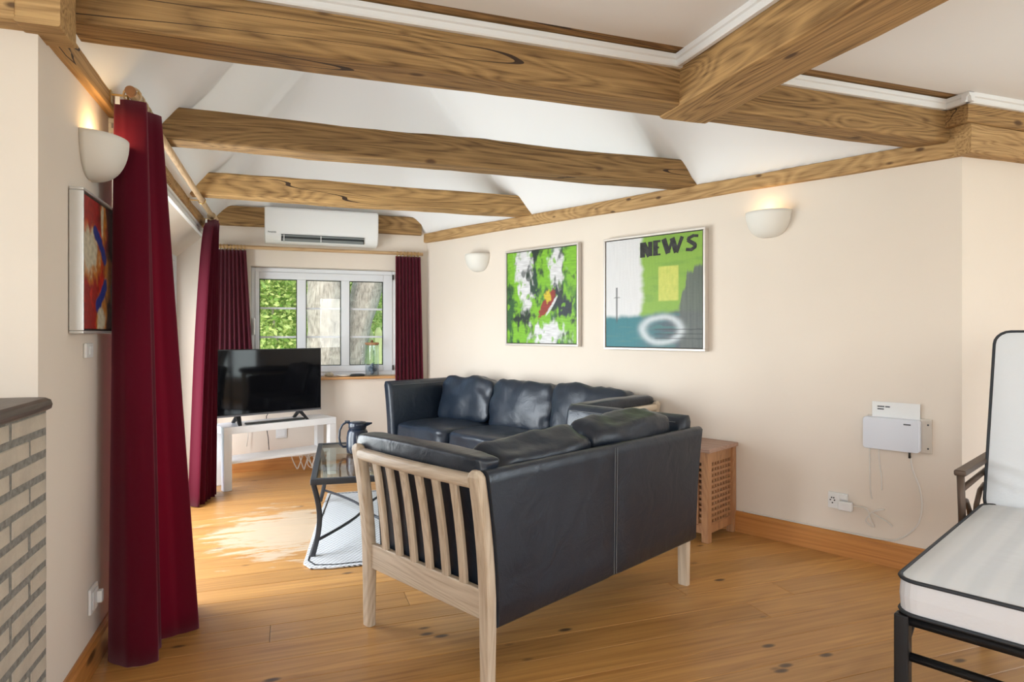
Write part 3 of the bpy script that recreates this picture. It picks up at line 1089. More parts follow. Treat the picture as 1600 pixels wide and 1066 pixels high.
rug()
TX0, TX1, TY0, TY1, TH = 0.145, 0.70, 3.29, 4.37, 0.392
ct = tag(empty('coffee_table', ((TX0 + TX1) / 2, (TY0 + TY1) / 2, 0.0128), R(-4.5)), 'low dark metal coffee table with clear glass top on the rug', 'table')
ax, ay = (TX1 - TX0) / 2, (TY1 - TY0) / 2
ztop = TH - 0.011
m = MB()
m.box(-ax, ax, -ay, -ay + 0.03, ztop - 0.03, ztop).box(-ax, ax, ay - 0.03, ay, ztop - 0.03, ztop).box(-ax, -ax + 0.03, -ay + 0.03, ay - 0.03, ztop - 0.03, ztop).box(ax - 0.03, ax, -ay + 0.03, ay - 0.03, ztop - 0.03, ztop)
m.build('top_frame', 'grey_metal', ct, bevel=0.004)
MB().box(-ax + 0.028, ax - 0.028, -ay + 0.028, ay - 0.028, ztop - 0.010, ztop - 0.004).build('glass_top', 'table_glass', ct)
for sx in (-1, 1):
    for sy in (-1, 1):
        pts = []
        for i in range(11):
            t = i / 10
            z = (ztop - 0.03) * (1 - t)
            b = 0.030 * math.sin(PI * t) - 0.004 * t
            pts.append((sx * (ax - 0.016 - b), sy * (ay - 0.016 - b * 0.3), z))
        rings = [[(x + a, y + b_, z) for a, b_ in rrect(0.026, 0.026, 0.006, 2)] for x, y, z in pts]
        MB().loft(rings).build('leg', 'grey_metal', ct)
for sx in (-1, 1):
    pts = []
    for i in range(13):
        t = i / 12 * 2 - 1
        pts.append((sx * (ax - 0.040 - 0.235 * (1 - abs(t) ** 1.4)), t * (ay - 0.025), 0.075))
    MB().tube(pts, 0.008, 7).build('stretcher', 'grey_metal', ct, smooth=True)

jg = tag(empty('vacuum_jug', (0.40, 3.99, TH), R(-10)), 'dark navy vacuum jug with loop handle on the glass table', 'jug')
MB().lathe([(0.060, 0), (0.064, 0.004), (0.066, 0.03), (0.066, 0.09), (0.060, 0.125), (0.050, 0.145)], 24).build('body', 'jug', jg, smooth=True)
MB().lathe([(0.050, 0.145), (0.054, 0.150), (0.054, 0.176), (0.050, 0.184), (0.02, 0.188)], 24).build('lid', 'jug', jg, smooth=True)
MB().loft([[(0.03, -0.026, 0.148), (0.03, 0.026, 0.148), (0.03, 0.026, 0.182), (0.03, -0.026, 0.182)], [(0.088, -0.004, 0.172), (0.088, 0.004, 0.172), (0.088, 0.005, 0.180), (0.088, -0.005, 0.180)]]).build('spout', 'jug', jg, bevel=0.003)
MB().tube([(-0.045, 0, 0.178), (-0.065, 0, 0.184), (-0.09, 0, 0.168), (-0.105, 0, 0.135), (-0.108, 0, 0.09), (-0.100, 0, 0.05), (-0.085, 0, 0.035), (-0.062, 0, 0.035)], 0.0065, 8).build('handle', 'jug', jg, smooth=True)
MB().box(-0.075, -0.045, -0.01, 0.01, 0.182, 0.194).build('thumb_lever', 'jug', jg, bevel=0.003)

# ================================================================== TV BENCH, TV
TH_B = math.atan2(5.246 - 4.914, 0.33 + 0.424)
bn = tag(empty('tv_bench', (-0.424, 4.914, 0), TH_B), 'white low TV bench with open shelf under the window', 'bench')
BL_, BDp = 0.86, 0.27
MB().box(0, BL_, 0, BDp, 0.40, 0.45).build('top', 'lacquer', bn, bevel=0.002)
MB().box(0.056, BL_ - 0.056, 0.012, BDp - 0.012, 0.185, 0.202).build('shelf', 'lacquer', bn, bevel=0.002)
for x in (0, BL_ - 0.056):
    for y in (0, BDp - 0.056):
        MB().box(x, x + 0.056, y, y + 0.056, 0, 0.3995).build('leg', 'lacquer', bn, bevel=0.002)
d = Vector((math.cos(TH_B), math.sin(TH_B), 0))
nrm = Vector((-d.y, d.x, 0))
tvp = Vector((-0.424, 4.914, 0.45)) + d * 0.375 + nrm * 0.12
tv = tag(empty('television', tvp, TH_B), 'black flat-screen television standing on the white bench', 'television')
TW, TZ0, TZ1 = 0.82, 0.058, 0.548
MB().box(-TW / 2, TW / 2, -0.010, 0.012, TZ0, TZ1).build('body', 'tv_body', tv, bevel=0.003)
MB().box(-TW / 2 + 0.14, TW / 2 - 0.14, 0.012, 0.045, TZ0 + 0.02, TZ0 + 0.28).build('rear_housing', 'tv_body', tv, bevel=0.01)
MB().box(-TW / 2 + 0.007, TW / 2 - 0.007, -0.0118, -0.0100, TZ0 + 0.018, TZ1 - 0.007).build('screen', 'screen', tv)
MB().box(-TW / 2, TW / 2, -0.0135, -0.0100, TZ0, TZ0 + 0.012).build('bezel', 'tv_bezel', tv, bevel=0.001)
for sx in (-1, 1):
    x = sx * 0.235
    m = MB()
    m.loft([[(x - 0.018, -0.006, 0.062), (x + 0.018, -0.006, 0.062), (x + 0.018, 0.012, 0.062), (x - 0.018, 0.012, 0.062)],
            [(x - 0.012 + sx * 0.02, -0.10, 0.0), (x + 0.012 + sx * 0.02, -0.10, 0.0), (x + 0.012 + sx * 0.02, -0.085, 0.004), (x - 0.012 + sx * 0.02, -0.085, 0.004)]])
    m.loft([[(x - 0.018, -0.004, 0.062), (x + 0.018, -0.004, 0.062), (x + 0.018, 0.014, 0.062), (x - 0.018, 0.014, 0.062)],
            [(x - 0.012, 0.09, 0.0), (x + 0.012, 0.09, 0.0), (x + 0.012, 0.105, 0.004), (x - 0.012, 0.105, 0.004)]])
    m.build('foot', 'tv_body', tv)
sb = tag(empty('soundbar', Vector((-0.424, 4.914, 0.45)) + d * 0.40 + nrm * 0.055, TH_B), 'thin flat black bar lying in front of the television feet', 'soundbar')
MB().box(-0.23, 0.215, -0.022, 0.022, 0.001, 0.014).build('body', 'tv_body', sb, bevel=0.004)
MB().box(-0.22, 0.205, -0.0235, -0.021, 0.003, 0.012).build('grille', 'vent_dark', sb)

# cables hanging under the bench
cb = tag(empty('cable_bundle', (0.12, 5.33, 0)), 'tangle of white cables looping under the TV bench', 'cable')
rnd = random.Random(3)
for x0, x1, zb, yy in ((-0.10, 0.00, 0.045, -0.02), (-0.04, 0.04, 0.03, 0.0), (0.03, 0.09, 0.05, -0.03), (0.00, 0.20, 0.035, 0.02), (0.06, 0.13, 0.05, 0.03)):
    pts = []
    for i in range(15):
        t = i / 14
        pts.append((x0 + (x1 - x0) * t + 0.01 * math.sin(6 * t), yy + 0.02 * math.sin(4 * t + x0 * 9), 0.184 - (0.184 - zb) * math.sin(PI * t) ** 0.7))
    MB().tube(pts, 0.0045, 6).build('cable', 'cable', cb, smooth=True)
pts = [(0.07 + 0.045 * math.cos(a / 20 * 2 * PI), -0.035 + 0.006 * math.sin(a), 0.10 + 0.05 * math.sin(a / 20 * 2 * PI)) for a in range(20)]
MB().tube(pts, 0.0032, 6, closed=True).build('cable', 'cable', cb, smooth=True)
MB().tube([(0.17, 0.0, 0.05), (0.24, 0.08, 0.045), (0.32, 0.16, 0.05)], 0.003, 6).build('cable', 'cable', cb, smooth=True)
MB().tube([(-0.43, 0.19, 0.40), (-0.42, 0.2, 0.30), (-0.43, 0.2, 0.21)], 0.0035, 6).build('cable', 'cable', cb, smooth=True)
tag(MB().tube([tuple(tvp + d * 0.04 + nrm * 0.05 + Vector((0, 0, 0.10))), tuple(tvp + d * 0.04 + nrm * 0.16 + Vector((0, 0, 0.02))), tuple(tvp + d * 0.04 + nrm * 0.165 + Vector((0, 0, -0.06))), tuple(tvp + d * 0.055 + nrm * 0.165 + Vector((0, 0, -0.15))), tuple(tvp + d * 0.06 + nrm * 0.16 + Vector((0, 0, -0.245)))], 0.003, 6).build('power_cord', 'black_cable', smooth=True),
    'thin black cord hanging straight down behind the television', 'cord')


# ================================================================== WALL THINGS
def socket(name, loc, rz, label, w_=0.085, h_=0.085, plug=False, kind='socket'):
    e = tag(empty(name, loc, rz), label, kind, 'white wall sockets')
    MB().box(-w_ / 2, w_ / 2, -0.010, -0.0005, -h_ / 2, h_ / 2).build('plate', 'plastic', e, bevel=0.003)
    MB().box(-w_ / 2 + 0.012, w_ / 2 - 0.012, -0.014, -0.010, -h_ / 2 + 0.012, h_ / 2 - 0.012).build('insert', 'plastic', e, bevel=0.002)
    return e


s1 = socket('wall_socket', (-0.05, 5.57, 0.30), 0, 'small white socket on the back wall under the bench top')
s2 = socket('wall_socket', (XL, 2.482, 0.232), PI / 2, 'white socket low on the left wall beside the curtain')
sw_ = tag(empty('light_switch', (XL, 2.43, 1.062), PI / 2), 'small white switch on the left wall below the red painting', 'switch')
MB().box(-0.04, 0.04, -0.010, -0.0005, -0.024, 0.024).build('plate', 'plastic', sw_, bevel=0.003)
MB().box(-0.015, 0.015, -0.014, -0.010, -0.015, 0.015).build('rocker', 'plastic', sw_, bevel=0.002)
MB().box(0.005, 0.03, -0.03, -0.014, -0.02, 0.02).build('rocker', 'plastic', s2, bevel=0.003)

# double socket with plugs on the right wall
e = tag(empty('wall_socket', rs(-1.110, WALL_Q, 0.272), ROT_RW), 'white double socket with plugs low on the picture wall', 'socket', 'white wall sockets')
MB().box(-0.058, 0.035, -0.012, -0.0005, -0.042, 0.040).build('plate', 'plastic', e, bevel=0.003)
for k, (hx_, hz_) in enumerate(((-0.046, 0.0), (-0.026, 0.0), (-0.036, -0.014), (-0.04, 0.012), (-0.03, 0.012))):
    MB().lathe([(0.0035, 0), (0.0035, 0.003)], 8, caps=True).build('pin_hole', 'vent_dark', e, loc=(hx_, -0.0125, hz_), rot=(R(90), 0, 0))
MB().box(-0.002, 0.062, -0.045, -0.012, -0.040, 0.006).build('plug', 'plastic', e, bevel=0.006)
MB().box(0.0, 0.04, -0.030, -0.012, 0.010, 0.034).build('plug', 'plastic', e, bevel=0.006)

# router on its bracket
e = tag(empty('wifi_router', rs(-0.876, WALL_Q, 0.638), ROT_RW), 'white flat router box hung on the right wall', 'router')
prof = rrect(0.238, 0.152, 0.014, 4)
rings = [[(x, y_, z) for x, z in prof] for y_ in (-0.0135, -0.048)] + [[(x * 0.985, -0.052, z * 0.98) for x, z in prof]]
MB().loft(rings).build('case', 'cool_plastic', e, smooth=False)
MB().box(0.055, 0.085, -0.0526, -0.0518, 0.050, 0.056).build('printed_mark', 'print', e)
MB().box(-0.11, 0.160, -0.010, -0.001, -0.078, 0.082).build('bracket', 'clear_plate', e, bevel=0.002)
for zz in (-0.055, 0.055):
    MB().lathe([(0.004, 0), (0.004, 0.002), (0.002, 0.003)], 10).build('screw', 'grey_metal', e, loc=(0.145, -0.010, zz), rot=(R(90), 0, 0))
MB().tube([(0.075, -0.03, -0.07), (0.075, -0.03, -0.105)], 0.005, 8).build('connector', 'black_cable', e, smooth=True)
e = tag(empty('info_card', rs(-0.863, WALL_Q, 0.745), ROT_RW), 'white printed card tucked behind the router', 'card')
MB().box(-0.101, 0.101, -0.0125, -0.0110, -0.06, 0.042).build('card', 'plastic', e)
for a, b, z_ in ((-0.078, -0.048, 0.016), (-0.044, -0.024, 0.016), (-0.078, -0.050, 0.004)):
    MB().box(a, b, -0.0132, -0.0124, z_, z_ + 0.006).build('print_line', 'print', e)

# white cables of the router
def wallpath(pts, off):
    return [tuple(rs(r_, WALL_Q - off, z_)) for r_, z_ in pts]


def smoothpath(pts, n=6):
    out = []
    P = [Vector(p_) for p_ in pts]
    for i in range(len(P) - 1):
        p0, p1, p2, p3 = P[max(i - 1, 0)], P[i], P[i + 1], P[min(i + 2, len(P) - 1)]
        for k in range(n):
            t = k / n
            out.append(0.5 * ((2 * p1) + (p2 - p0) * t + (2 * p0 - 5 * p1 + 4 * p2 - p3) * t * t + (3 * p1 - p0 - 3 * p2 + p3) * t ** 3))
    out.append(P[-1])
    return out


def cable(label, pts, off, r_=0.0040, mat='cable', group='white cables on the picture wall'):
    o = MB().tube(smoothpath(wallpath(pts, off)), r_, 6).build('cable', mat, smooth=True)
    return tag(o, label, 'cable', group)


cable('white cable curving from the router down to the skirting board', [(-0.801, 0.535), (-0.790, 0.47), (-0.765, 0.40), (-0.755, 0.31), (-0.775, 0.22), (-0.835, 0.15), (-0.905, 0.124), (-1.1, 0.121), (-1.4, 0.121), (-1.62, 0.121)], 0.012)
cable('white cable dropping straight from the router middle', [(-0.935, 0.562), (-0.930, 0.48), (-0.922, 0.42), (-0.922, 0.36)], 0.014, 0.0030)
cable('white cable with small plug hanging left under the router', [(-0.975, 0.562), (-0.974, 0.45), (-0.972, 0.36), (-0.965, 0.31)], 0.012, 0.0030)
cable('crumpled white cable running out of the plug', [(-1.05, 0.258), (-1.00, 0.262), (-0.975, 0.235), (-0.99, 0.20), (-0.955, 0.175), (-0.975, 0.235), (-0.91, 0.27), (-0.96, 0.245), (-0.90, 0.215), (-0.875, 0.195)], 0.016, 0.0034)


# ---- sconces
def sconce(loc, rz, label, lit):
    e = tag(empty('wall_sconce', loc, rz), label, 'lamp', 'half-bowl wall lamps')
    Rx, Ry, Hh = 0.124, 0.112, 0.140
    nphi, nt_ = 22, 12

    def fn(u, v):
        ph = PI * u
        t = v * 0.985
        rad = math.cos(t * PI / 2) ** 0.72
        return (Rx * rad * math.cos(ph), -Ry * rad * math.sin(ph) - 0.001, -Hh * math.sin(t * PI / 2))
    MB().grid(fn, nphi, nt_).build('bowl', 'ceramic', e, smooth=True, solid=0.005)
    MB().box(-0.05, 0.05, -0.02, -0.001, -0.09, -0.03).build('back_plate', 'ceramic', e, bevel=0.004)
    MB().lathe([(0.010, -0.07), (0.010, -0.055), (0.020, -0.04), (0.022, -0.025), (0.012, -0.012), (0.003, -0.010)], 12, c=(0, -0.045, 0)).build('bulb', 'ceramic', e, smooth=True)
    if lit:
        l = bpy.data.lights.new('sconce_light', 'POINT')
        l.energy = lit
        l.color = (1.0, 0.66, 0.30)
        l.shadow_soft_size = 0.025
        lo = bpy.data.objects.new('sconce_light', l)
        COL.objects.link(lo)
        lo.parent = e
        lo.location = (0, -0.05, 0.012)
    return e


sconce((XL, 2.465, 1.764), PI / 2, 'lit half-bowl wall lamp on the left wall above the red painting', 0.7)
sconce(rs(-1.475, WALL_Q, 1.776), ROT_RW, 'lit half-bowl wall lamp right of the green lettered painting', 0.28)
sconce(rs(-3.828, WALL_Q, 1.748), ROT_RW, 'half-bowl wall lamp between the corner and the splashed painting', 0.0)


# ---- paintings
def N3(x, y, s=0.0):
    return noise.noise(Vector((x, y, s)))


def fb(x, y, s=0.0):
    return noise.noise(Vector((x, y, s))) + 0.5 * noise.noise(Vector((2 * x, 2 * y, s + 5))) + 0.25 * noise.noise(Vector((4 * x, 4 * y, s + 9)))


def lin(c):
    return tuple(((v / 255) / 12.92 if v / 255 <= 0.04045 else ((v / 255 + 0.055) / 1.055) ** 2.4) for v in c)


def mix(a, b, t):
    t = max(0, min(1, t))
    return tuple(p_ + (q_ - p_) * t for p_, q_ in zip(a, b))


def sstep(a, b, x):
    t = max(0, min(1, (x - a) / (b - a)))
    return t * t * (3 - 2 * t)


def art_green(u, v):
    G, Gd, Wh, Dk, Nv = lin((128, 190, 40)), lin((60, 110, 50)), lin((225, 224, 226)), lin((30, 45, 38)), lin((38, 48, 58))
    du, dv = u + 0.05 * fb(u * 10, v * 6, 1), v + 0.07 * fb(u * 16, v * 7, 2)
    n = fb(du * 3.2, dv * 2.2, 4)
    c = mix(Gd, G, sstep(-0.25, 0.15, n))
    c = mix(c, Dk, sstep(0.0, 0.3, fb(du * 4.5 + 4, dv * 4, 7)) * 0.9)

    def blob(cx, cy, rx, ry, col, k=0.35):
        nonlocal c
        q = math.hypot((du - cx) / rx, (dv - cy) / ry) + 0.6 * fb(u * 18, v * 11, cx * 9)
        c = mix(c, col, 1 - sstep(1 - k, 1 + k, q))
    blob(0.42, 0.90, 0.10, 0.22, Dk)
    blob(0.46, 0.62, 0.11, 0.20, lin((40, 70, 55)))
    blob(0.57, 0.80, 0.11, 0.28, G)
    blob(0.10, 0.70, 0.11, 0.30, G)
    blob(0.92, 0.85, 0.12, 0.2, G)
    blob(0.26, 0.82, 0.11, 0.26, Wh)
    blob(0.28, 0.52, 0.09, 0.22, Wh)
    blob(0.74, 0.83, 0.09, 0.24, Wh)
    blob(0.25, 0.24, 0.17, 0.10, Dk)
    blob(0.85, 0.38, 0.14, 0.09, Nv)
    blob(0.70, 0.48, 0.12, 0.10, Nv)
    blob(0.15, 0.10, 0.16, 0.09, G)
    blob(0.80, 0.17, 0.20, 0.09, G)
    blob(0.45, 0.33, 0.08, 0.16, G)
    blob(0.60, 0.09, 0.22, 0.13, Wh)
    blob(0.04, 0.35, 0.07, 0.3, lin((52, 95, 50)))
    c = mix(c, Dk, sstep(0.3, 0.6, fb(u * 8, v * 6, 21)) * 0.75)
    c = mix(c, G, sstep(0.35, 0.6, fb(u * 12, v * 9, 33)) * 0.8)
    # red stroke with yellow tip
    a = R(52)
    px, py = (u - 0.60), (v - 0.42)
    s_, t_ = px * math.cos(a) + py * math.sin(a), -px * math.sin(a) + py * math.cos(a)
    q = math.hypot(s_ / 0.19, t_ / 0.062) + 0.2 * fb(u * 20, v * 20, 3)
    c = mix(c, Wh, (1 - sstep(0.7, 1.0, math.hypot((s_ - 0.02) / 0.15, (t_ + 0.065) / 0.022))) * 0.9)
    c = mix(c, lin((150, 52, 40)), 1 - sstep(0.8, 1.05, q))
    c = mix(c, lin((215, 190, 45)), 1 - sstep(0.6, 1.05, math.hypot((u - 0.61) / 0.05, (v - 0.50) / 0.075) + 0.5 * fb(u * 22, v * 18, 6)))
    st = 0.85 + 0.22 * N3(u * 12, v * 70, 3)
    return tuple(x * st for x in c)


def art_news(u, v):
    Wh, G, T, Gy = lin((214, 213, 214)), lin((128, 168, 52)), lin((26, 112, 122)), lin((72, 82, 92))
    e = 0.395 + 0.03 * fb(u * 3, v * 9, 1)
    c = mix(Wh, G, sstep(e - 0.03, e + 0.03, u))
    c = mix(c, lin((108, 150, 50)), 0.5 * sstep(0.0, 0.5, fb(u * 3, v * 14, 3)) * sstep(e, e + .04, u))
    hz_ = 0.275 + 0.02 * fb(u * 7, v * 3, 5) + 0.03 * sstep(0.4, 0.6, u)
    below = 1 - sstep(hz_ - 0.02, hz_ + 0.035, v)
    wtr = mix(T, Gy, sstep(0.30, 0.75, u + 0.1 * fb(u * 4, v * 20, 2)))
    wtr = mix(wtr, lin((60, 120, 120)), sstep(0.1, 0.5, fb(u * 4, v * 26, 6)) * 0.6)
    c = mix(c, wtr, below)
    # grey towers at right
    top = 0.50 + 0.16 * sstep(0.83, 0.86, u) + 0.05 * sstep(0.91, 0.94, u) - 0.12 * (1 - sstep(0.78, 0.82, u)) + 0.03 * N3(u * 60, 0, 2)
    tw = sstep(0.765, 0.80, u + 0.01 * N3(u * 5, v * 30, 4)) * (1 - sstep(top - 0.02, top + 0.02, v))
    c = mix(c, mix(lin((70, 76, 76)), lin((98, 104, 98)), 0.5 + 0.5 * N3(u * 50, v * 4, 3)), tw * 0.95)
    # yellow block
    yb = sstep(0.565, 0.58, u) * (1 - sstep(0.765, 0.78, u)) * sstep(0.405, 0.425, v) * (1 - sstep(0.715, 0.73, v))
    c = mix(c, mix(lin((205, 205, 95)), lin((180, 190, 80)), 0.5 + 0.6 * N3(u * 40, v * 20, 8)), yb)
    # white ring of paint
    q = math.hypot((u - 0.60) / 0.20, (v - 0.155) / 0.115)
    c = mix(c, lin((205, 212, 216)), math.exp(-((q - 0.98 + 0.08 * fb(u * 5, v * 5, 2)) / 0.22) ** 2) * 0.82)
    # dark mast strokes and scribbles
    if v < 0.56:
        c = mix(c, lin((70, 72, 74)), (1 - sstep(0.004, 0.012, abs(u - 0.122))) * sstep(0.20, 0.27, v) * 0.9)
    c = mix(c, lin((90, 90, 90)), (1 - sstep(0.002, 0.006, abs(v - 0.462 - 0.01 * N3(u * 30, 0, 1)))) * sstep(0.08, 0.10, u) * (1 - sstep(0.15, 0.17, u)) * 0.7)
    for k, yv in enumerate((0.08, 0.12, 0.16)):
        c = mix(c, lin((38, 44, 48)), (1 - sstep(0.002, 0.007, abs(v - yv - 0.004 * N3(u * 14, k, 1)))) * sstep(0.52, 0.55, u) * 0.8)
    st = 0.97 + 0.05 * N3(u * 60, v * 7, 3)
    return tuple(x * st for x in c)


def art_red(u, v):
    Rd, Dk, Cr, Or, Bl, Gy = lin((150, 28, 22)), lin((48, 10, 16)), lin((200, 190, 165)), lin((190, 120, 40)), lin((30, 50, 130)), lin((120, 125, 120))
    du, dv = u + 0.04 * fb(u * 8, v * 6, 1), v + 0.04 * fb(u * 8, v * 6, 2)
    c = mix(Rd, Dk, sstep(0.42, 0.75, du + 0.25 * fb(u * 3, v * 3, 3)))
    c = mix(c, lin((190, 40, 22)), sstep(0.1, 0.5, fb(du * 5, dv * 5, 5)) * (1 - sstep(0.5, 0.7, u)))

    def blob(cx, cy, rx, ry, col, k=0.3):
        nonlocal c
        q = math.hypot((du - cx) / rx, (dv - cy) / ry) + 0.3 * fb(u * 14, v * 14, cx * 7)
        c = mix(c, col, 1 - sstep(1 - k, 1 + k, q))
    blob(0.55, 0.88, 0.09, 0.16, Or)
    blob(0.53, 0.88, 0.05, 0.10, Cr)
    blob(0.20, 0.58, 0.30, 0.20, Or)
    blob(0.16, 0.60, 0.24, 0.16, Cr)
    blob(0.72, 0.42, 0.14, 0.20, Or)
    blob(0.85, 0.34, 0.07, 0.16, Gy)
    blob(0.50, 0.10, 0.16, 0.16, Or)
    blob(0.50, 0.08, 0.10, 0.11, Cr)
    for pts in (((0.32, 0.76), (0.45, 0.70), (0.55, 0.62), (0.60, 0.57)), ((0.62, 0.36), (0.55, 0.30), (0.45, 0.22), (0.38, 0.19))):
        dmin = min(math.hypot((u - (pts[i][0] + (pts[i + 1][0] - pts[i][0]) * k / 4)), (v - (pts[i][1] + (pts[i + 1][1] - pts[i][1]) * k / 4)) * 0.9) for i in range(3) for k in range(5))
        c = mix(c, Bl, 1 - sstep(0.035, 0.06, dmin + 0.012 * fb(u * 20, v * 20, 1)))
    st = 0.85 + 0.25 * N3(u * 18, v * 30, 3)
    return tuple(x * st for x in c)


def painting(name, label, W_, H_, loc, rz, art, fr_w, fr_d, frame_mat, n=150):
    e = tag(empty(name, loc, rz), label, 'painting', 'framed paintings')
    w2, h2 = W_ / 2, H_ / 2
    bars = {'frame_top': (-w2, w2, h2 - fr_w, h2), 'frame_bottom': (-w2, w2, -h2, -h2 + fr_w), 'frame_left': (-w2, -w2 + fr_w, -h2 + fr_w, h2 - fr_w), 'frame_right': (w2 - fr_w, w2, -h2 + fr_w, h2 - fr_w)}
    for nm, (a, b, c_, d_) in bars.items():
        MB().box(a, b, -fr_d, -0.002, c_, d_).build('frame_bar', frame_mat, e, bevel=0.0025)
    g = 0.006
    MB().box(-w2 + fr_w, w2 - fr_w, -fr_d * 0.6, -0.003, -h2 + fr_w, h2 - fr_w).build('backing', 'dark_edge', e)
    cw, chh = w2 - fr_w - g, h2 - fr_w - g
    yy = -fr_d + 0.006

    def fn(u, v):
        return (-cw + 2 * cw * u, yy, -chh + 2 * chh * v)
    o = MB().grid(fn, n, n).build('canvas', 'paint', e, recalc=False)
    o.data.flip_normals()
    ca = o.data.color_attributes.new('paint', 'FLOAT_COLOR', 'POINT')
    cols = []
    for j in range(n + 1):
        for i in range(n + 1):
            c_ = art(i / n, j / n)
            cols += [max(0, c_[0]), max(0, c_[1]), max(0, c_[2]), 1.0]
    ca.data.foreach_set('color', cols)
    # canvas edge
    MB().box(-cw, cw, yy + 0.001, -fr_d * 0.55, -chh, chh).build('stretcher', 'dark_edge', e)
    return e, cw, chh, yy


painting('framed_painting', 'green, white and black splashed painting with one red stroke', 0.715, 0.715, rs(-3.136, WALL_Q, 1.382), ROT_RW, art_green, 0.014, 0.04, 'frame_pale')
e, cw, chh, yy = painting('framed_painting', 'green and teal painting lettered NEWS in its upper corner', 0.730, 0.725, rs(-2.196, WALL_Q, 1.373), ROT_RW, art_news, 0.014, 0.045, 'frame_pale')


def strokes(segs, y0):
    m = MB()
    for k, (x0, z0, x1, z1, wd) in enumerate(segs):
        dx, dz = x1 - x0, z1 - z0
        l_ = math.hypot(dx, dz)
        px, pz = -dz / l_ * wd / 2, dx / l_ * wd / 2
        m.prism([(x0 + px, z0 + pz), (x0 - px, z0 - pz), (x1 - px, z1 - pz), (x1 + px, z1 + pz)], y0 - 0.0012 - 0.0001 * k, y0 - 0.0004)
    return m


bx, bz, bh = -0.076, 0.218, 0.094   # baseline left, bottom, letter height inside the canvas
letters = {
    'N': (0.085, [(0.012, 0, 0.012, 1, .036), (0.018, 0.95, 0.062, 0.05, .034), (0.068, 0.05, 0.068, 1, .030)]),
    'E': (0.058, [(0.014, 0, 0.014, 1, .034), (0.010, 0.93, 0.050, 0.93, .014), (0.010, 0.52, 0.040, 0.52, .012), (0.010, 0.06, 0.050, 0.06, .010)]),
    'W': (0.150, [(0.008, 1, 0.040, 0.03, .034), (0.040, 0.06, 0.068, 0.9, .018), (0.066, 1, 0.096, 0.05, .034), (0.096, 0.03, 0.135, 1.02, .022)]),
    'S': (0.08, [(0.084, 0.90, 0.050, 0.95, .016), (0.056, 0.96, 0.022, 0.82, .019), (0.026, 0.88, 0.016, 0.68, .021), (0.014, 0.72, 0.044, 0.50, .023), (0.036, 0.56, 0.066, 0.36, .024), (0.064, 0.42, 0.062, 0.18, .022), (0.066, 0.24, 0.036, 0.06, .020), (0.044, 0.07, 0.004, 0.12, .019)]),
}
x = bx
for k, chh_ in enumerate('NEWS'):
    adv, segs = letters[chh_]
    lift = 0.004 * k
    strokes([(x + a, bz + lift + b * bh, x + c_, bz + lift + d_ * bh, wd) for a, b, c_, d_, wd in segs], yy).build('lettering', 'ink', e)
    x += adv + 0.006
painting('framed_painting', 'red abstract painting in a thick silver frame, on the left wall', 0.445, 0.442, (XL, 2.464, 1.338), PI / 2, art_red, 0.009, 0.040, 'silver', 120)

# ---- air conditioner
ac = tag(empty('air_conditioner', (0.268, 5.57, 1.832), 0), 'white wall-mounted air conditioner above the window', 'air conditioner')
prof = [(0, 0.012), (-0.09, 0.0), (-0.155, 0.004), (-0.188, 0.026), (-0.205, 0.062), (-0.212, 0.10), (-0.212, 0.255), (-0.205, 0.272), (-0.19, 0.280), (0, 0.280)]
rings = []
for x, k in ((-0.440, 0.96), (-0.434, 0.99), (-0.425, 1.0), (0.425, 1.0), (0.434, 0.99), (0.440, 0.96)):
    rings.append([(x, -0.0005 + y_ * k, 0.14 + (z_ - 0.14) * k) for y_, z_ in prof])
MB().loft(rings).build('casing', 'plastic', ac, smooth=False, bevel=0.004)
sl = Vector((0, -0.0165, 0.0365)).normalized()
MB().loft([[(x, -0.184, 0.018), (x, -0.2115, 0.066), (x, -0.2145, 0.064), (x, -0.187, 0.014)] for x in (-0.318, 0.325)]).build('outlet', 'vent_dark', ac)
MB().loft([[(x, -0.190, 0.016), (x, -0.2030, 0.037), (x, -0.2110, 0.034), (x, -0.198, 0.012)] for x in (-0.310, 0.318)]).build('flap', 'vent', ac)
MB().loft([[(x, -0.2075, 0.052), (x, -0.2130, 0.062), (x, -0.2160, 0.060), (x, -0.2110, 0.050)] for x in (-0.318, 0.325)]).build('louvre', 'vent', ac)
for x in (-0.30, -0.02):
    MB().box(x, x + 0.006, -0.216, -0.19, 0.016, 0.062).build('divider', 'plastic', ac)


def text_mesh(txt, size, name, mat, parent, loc, rot):
    cu = bpy.data.curves.new(name, 'FONT')
    cu.body = txt
    cu.size = size
    cu.offset = size * 0.02
    cu.extrude = 0.0004
    t = bpy.data.objects.new(name, cu)
    COL.objects.link(t)
    dg = bpy.context.evaluated_depsgraph_get()
    me = bpy.data.meshes.new_from_object(t.evaluated_get(dg))
    bpy.data.objects.remove(t)
    bpy.data.curves.remove(cu)
    return link_mesh(name, me, mat, parent, loc, rot)


text_mesh('Panasonic', 0.0155, 'lettering', 'print', ac, (-0.415, -0.2128, 0.075), (R(90), 0, 0))

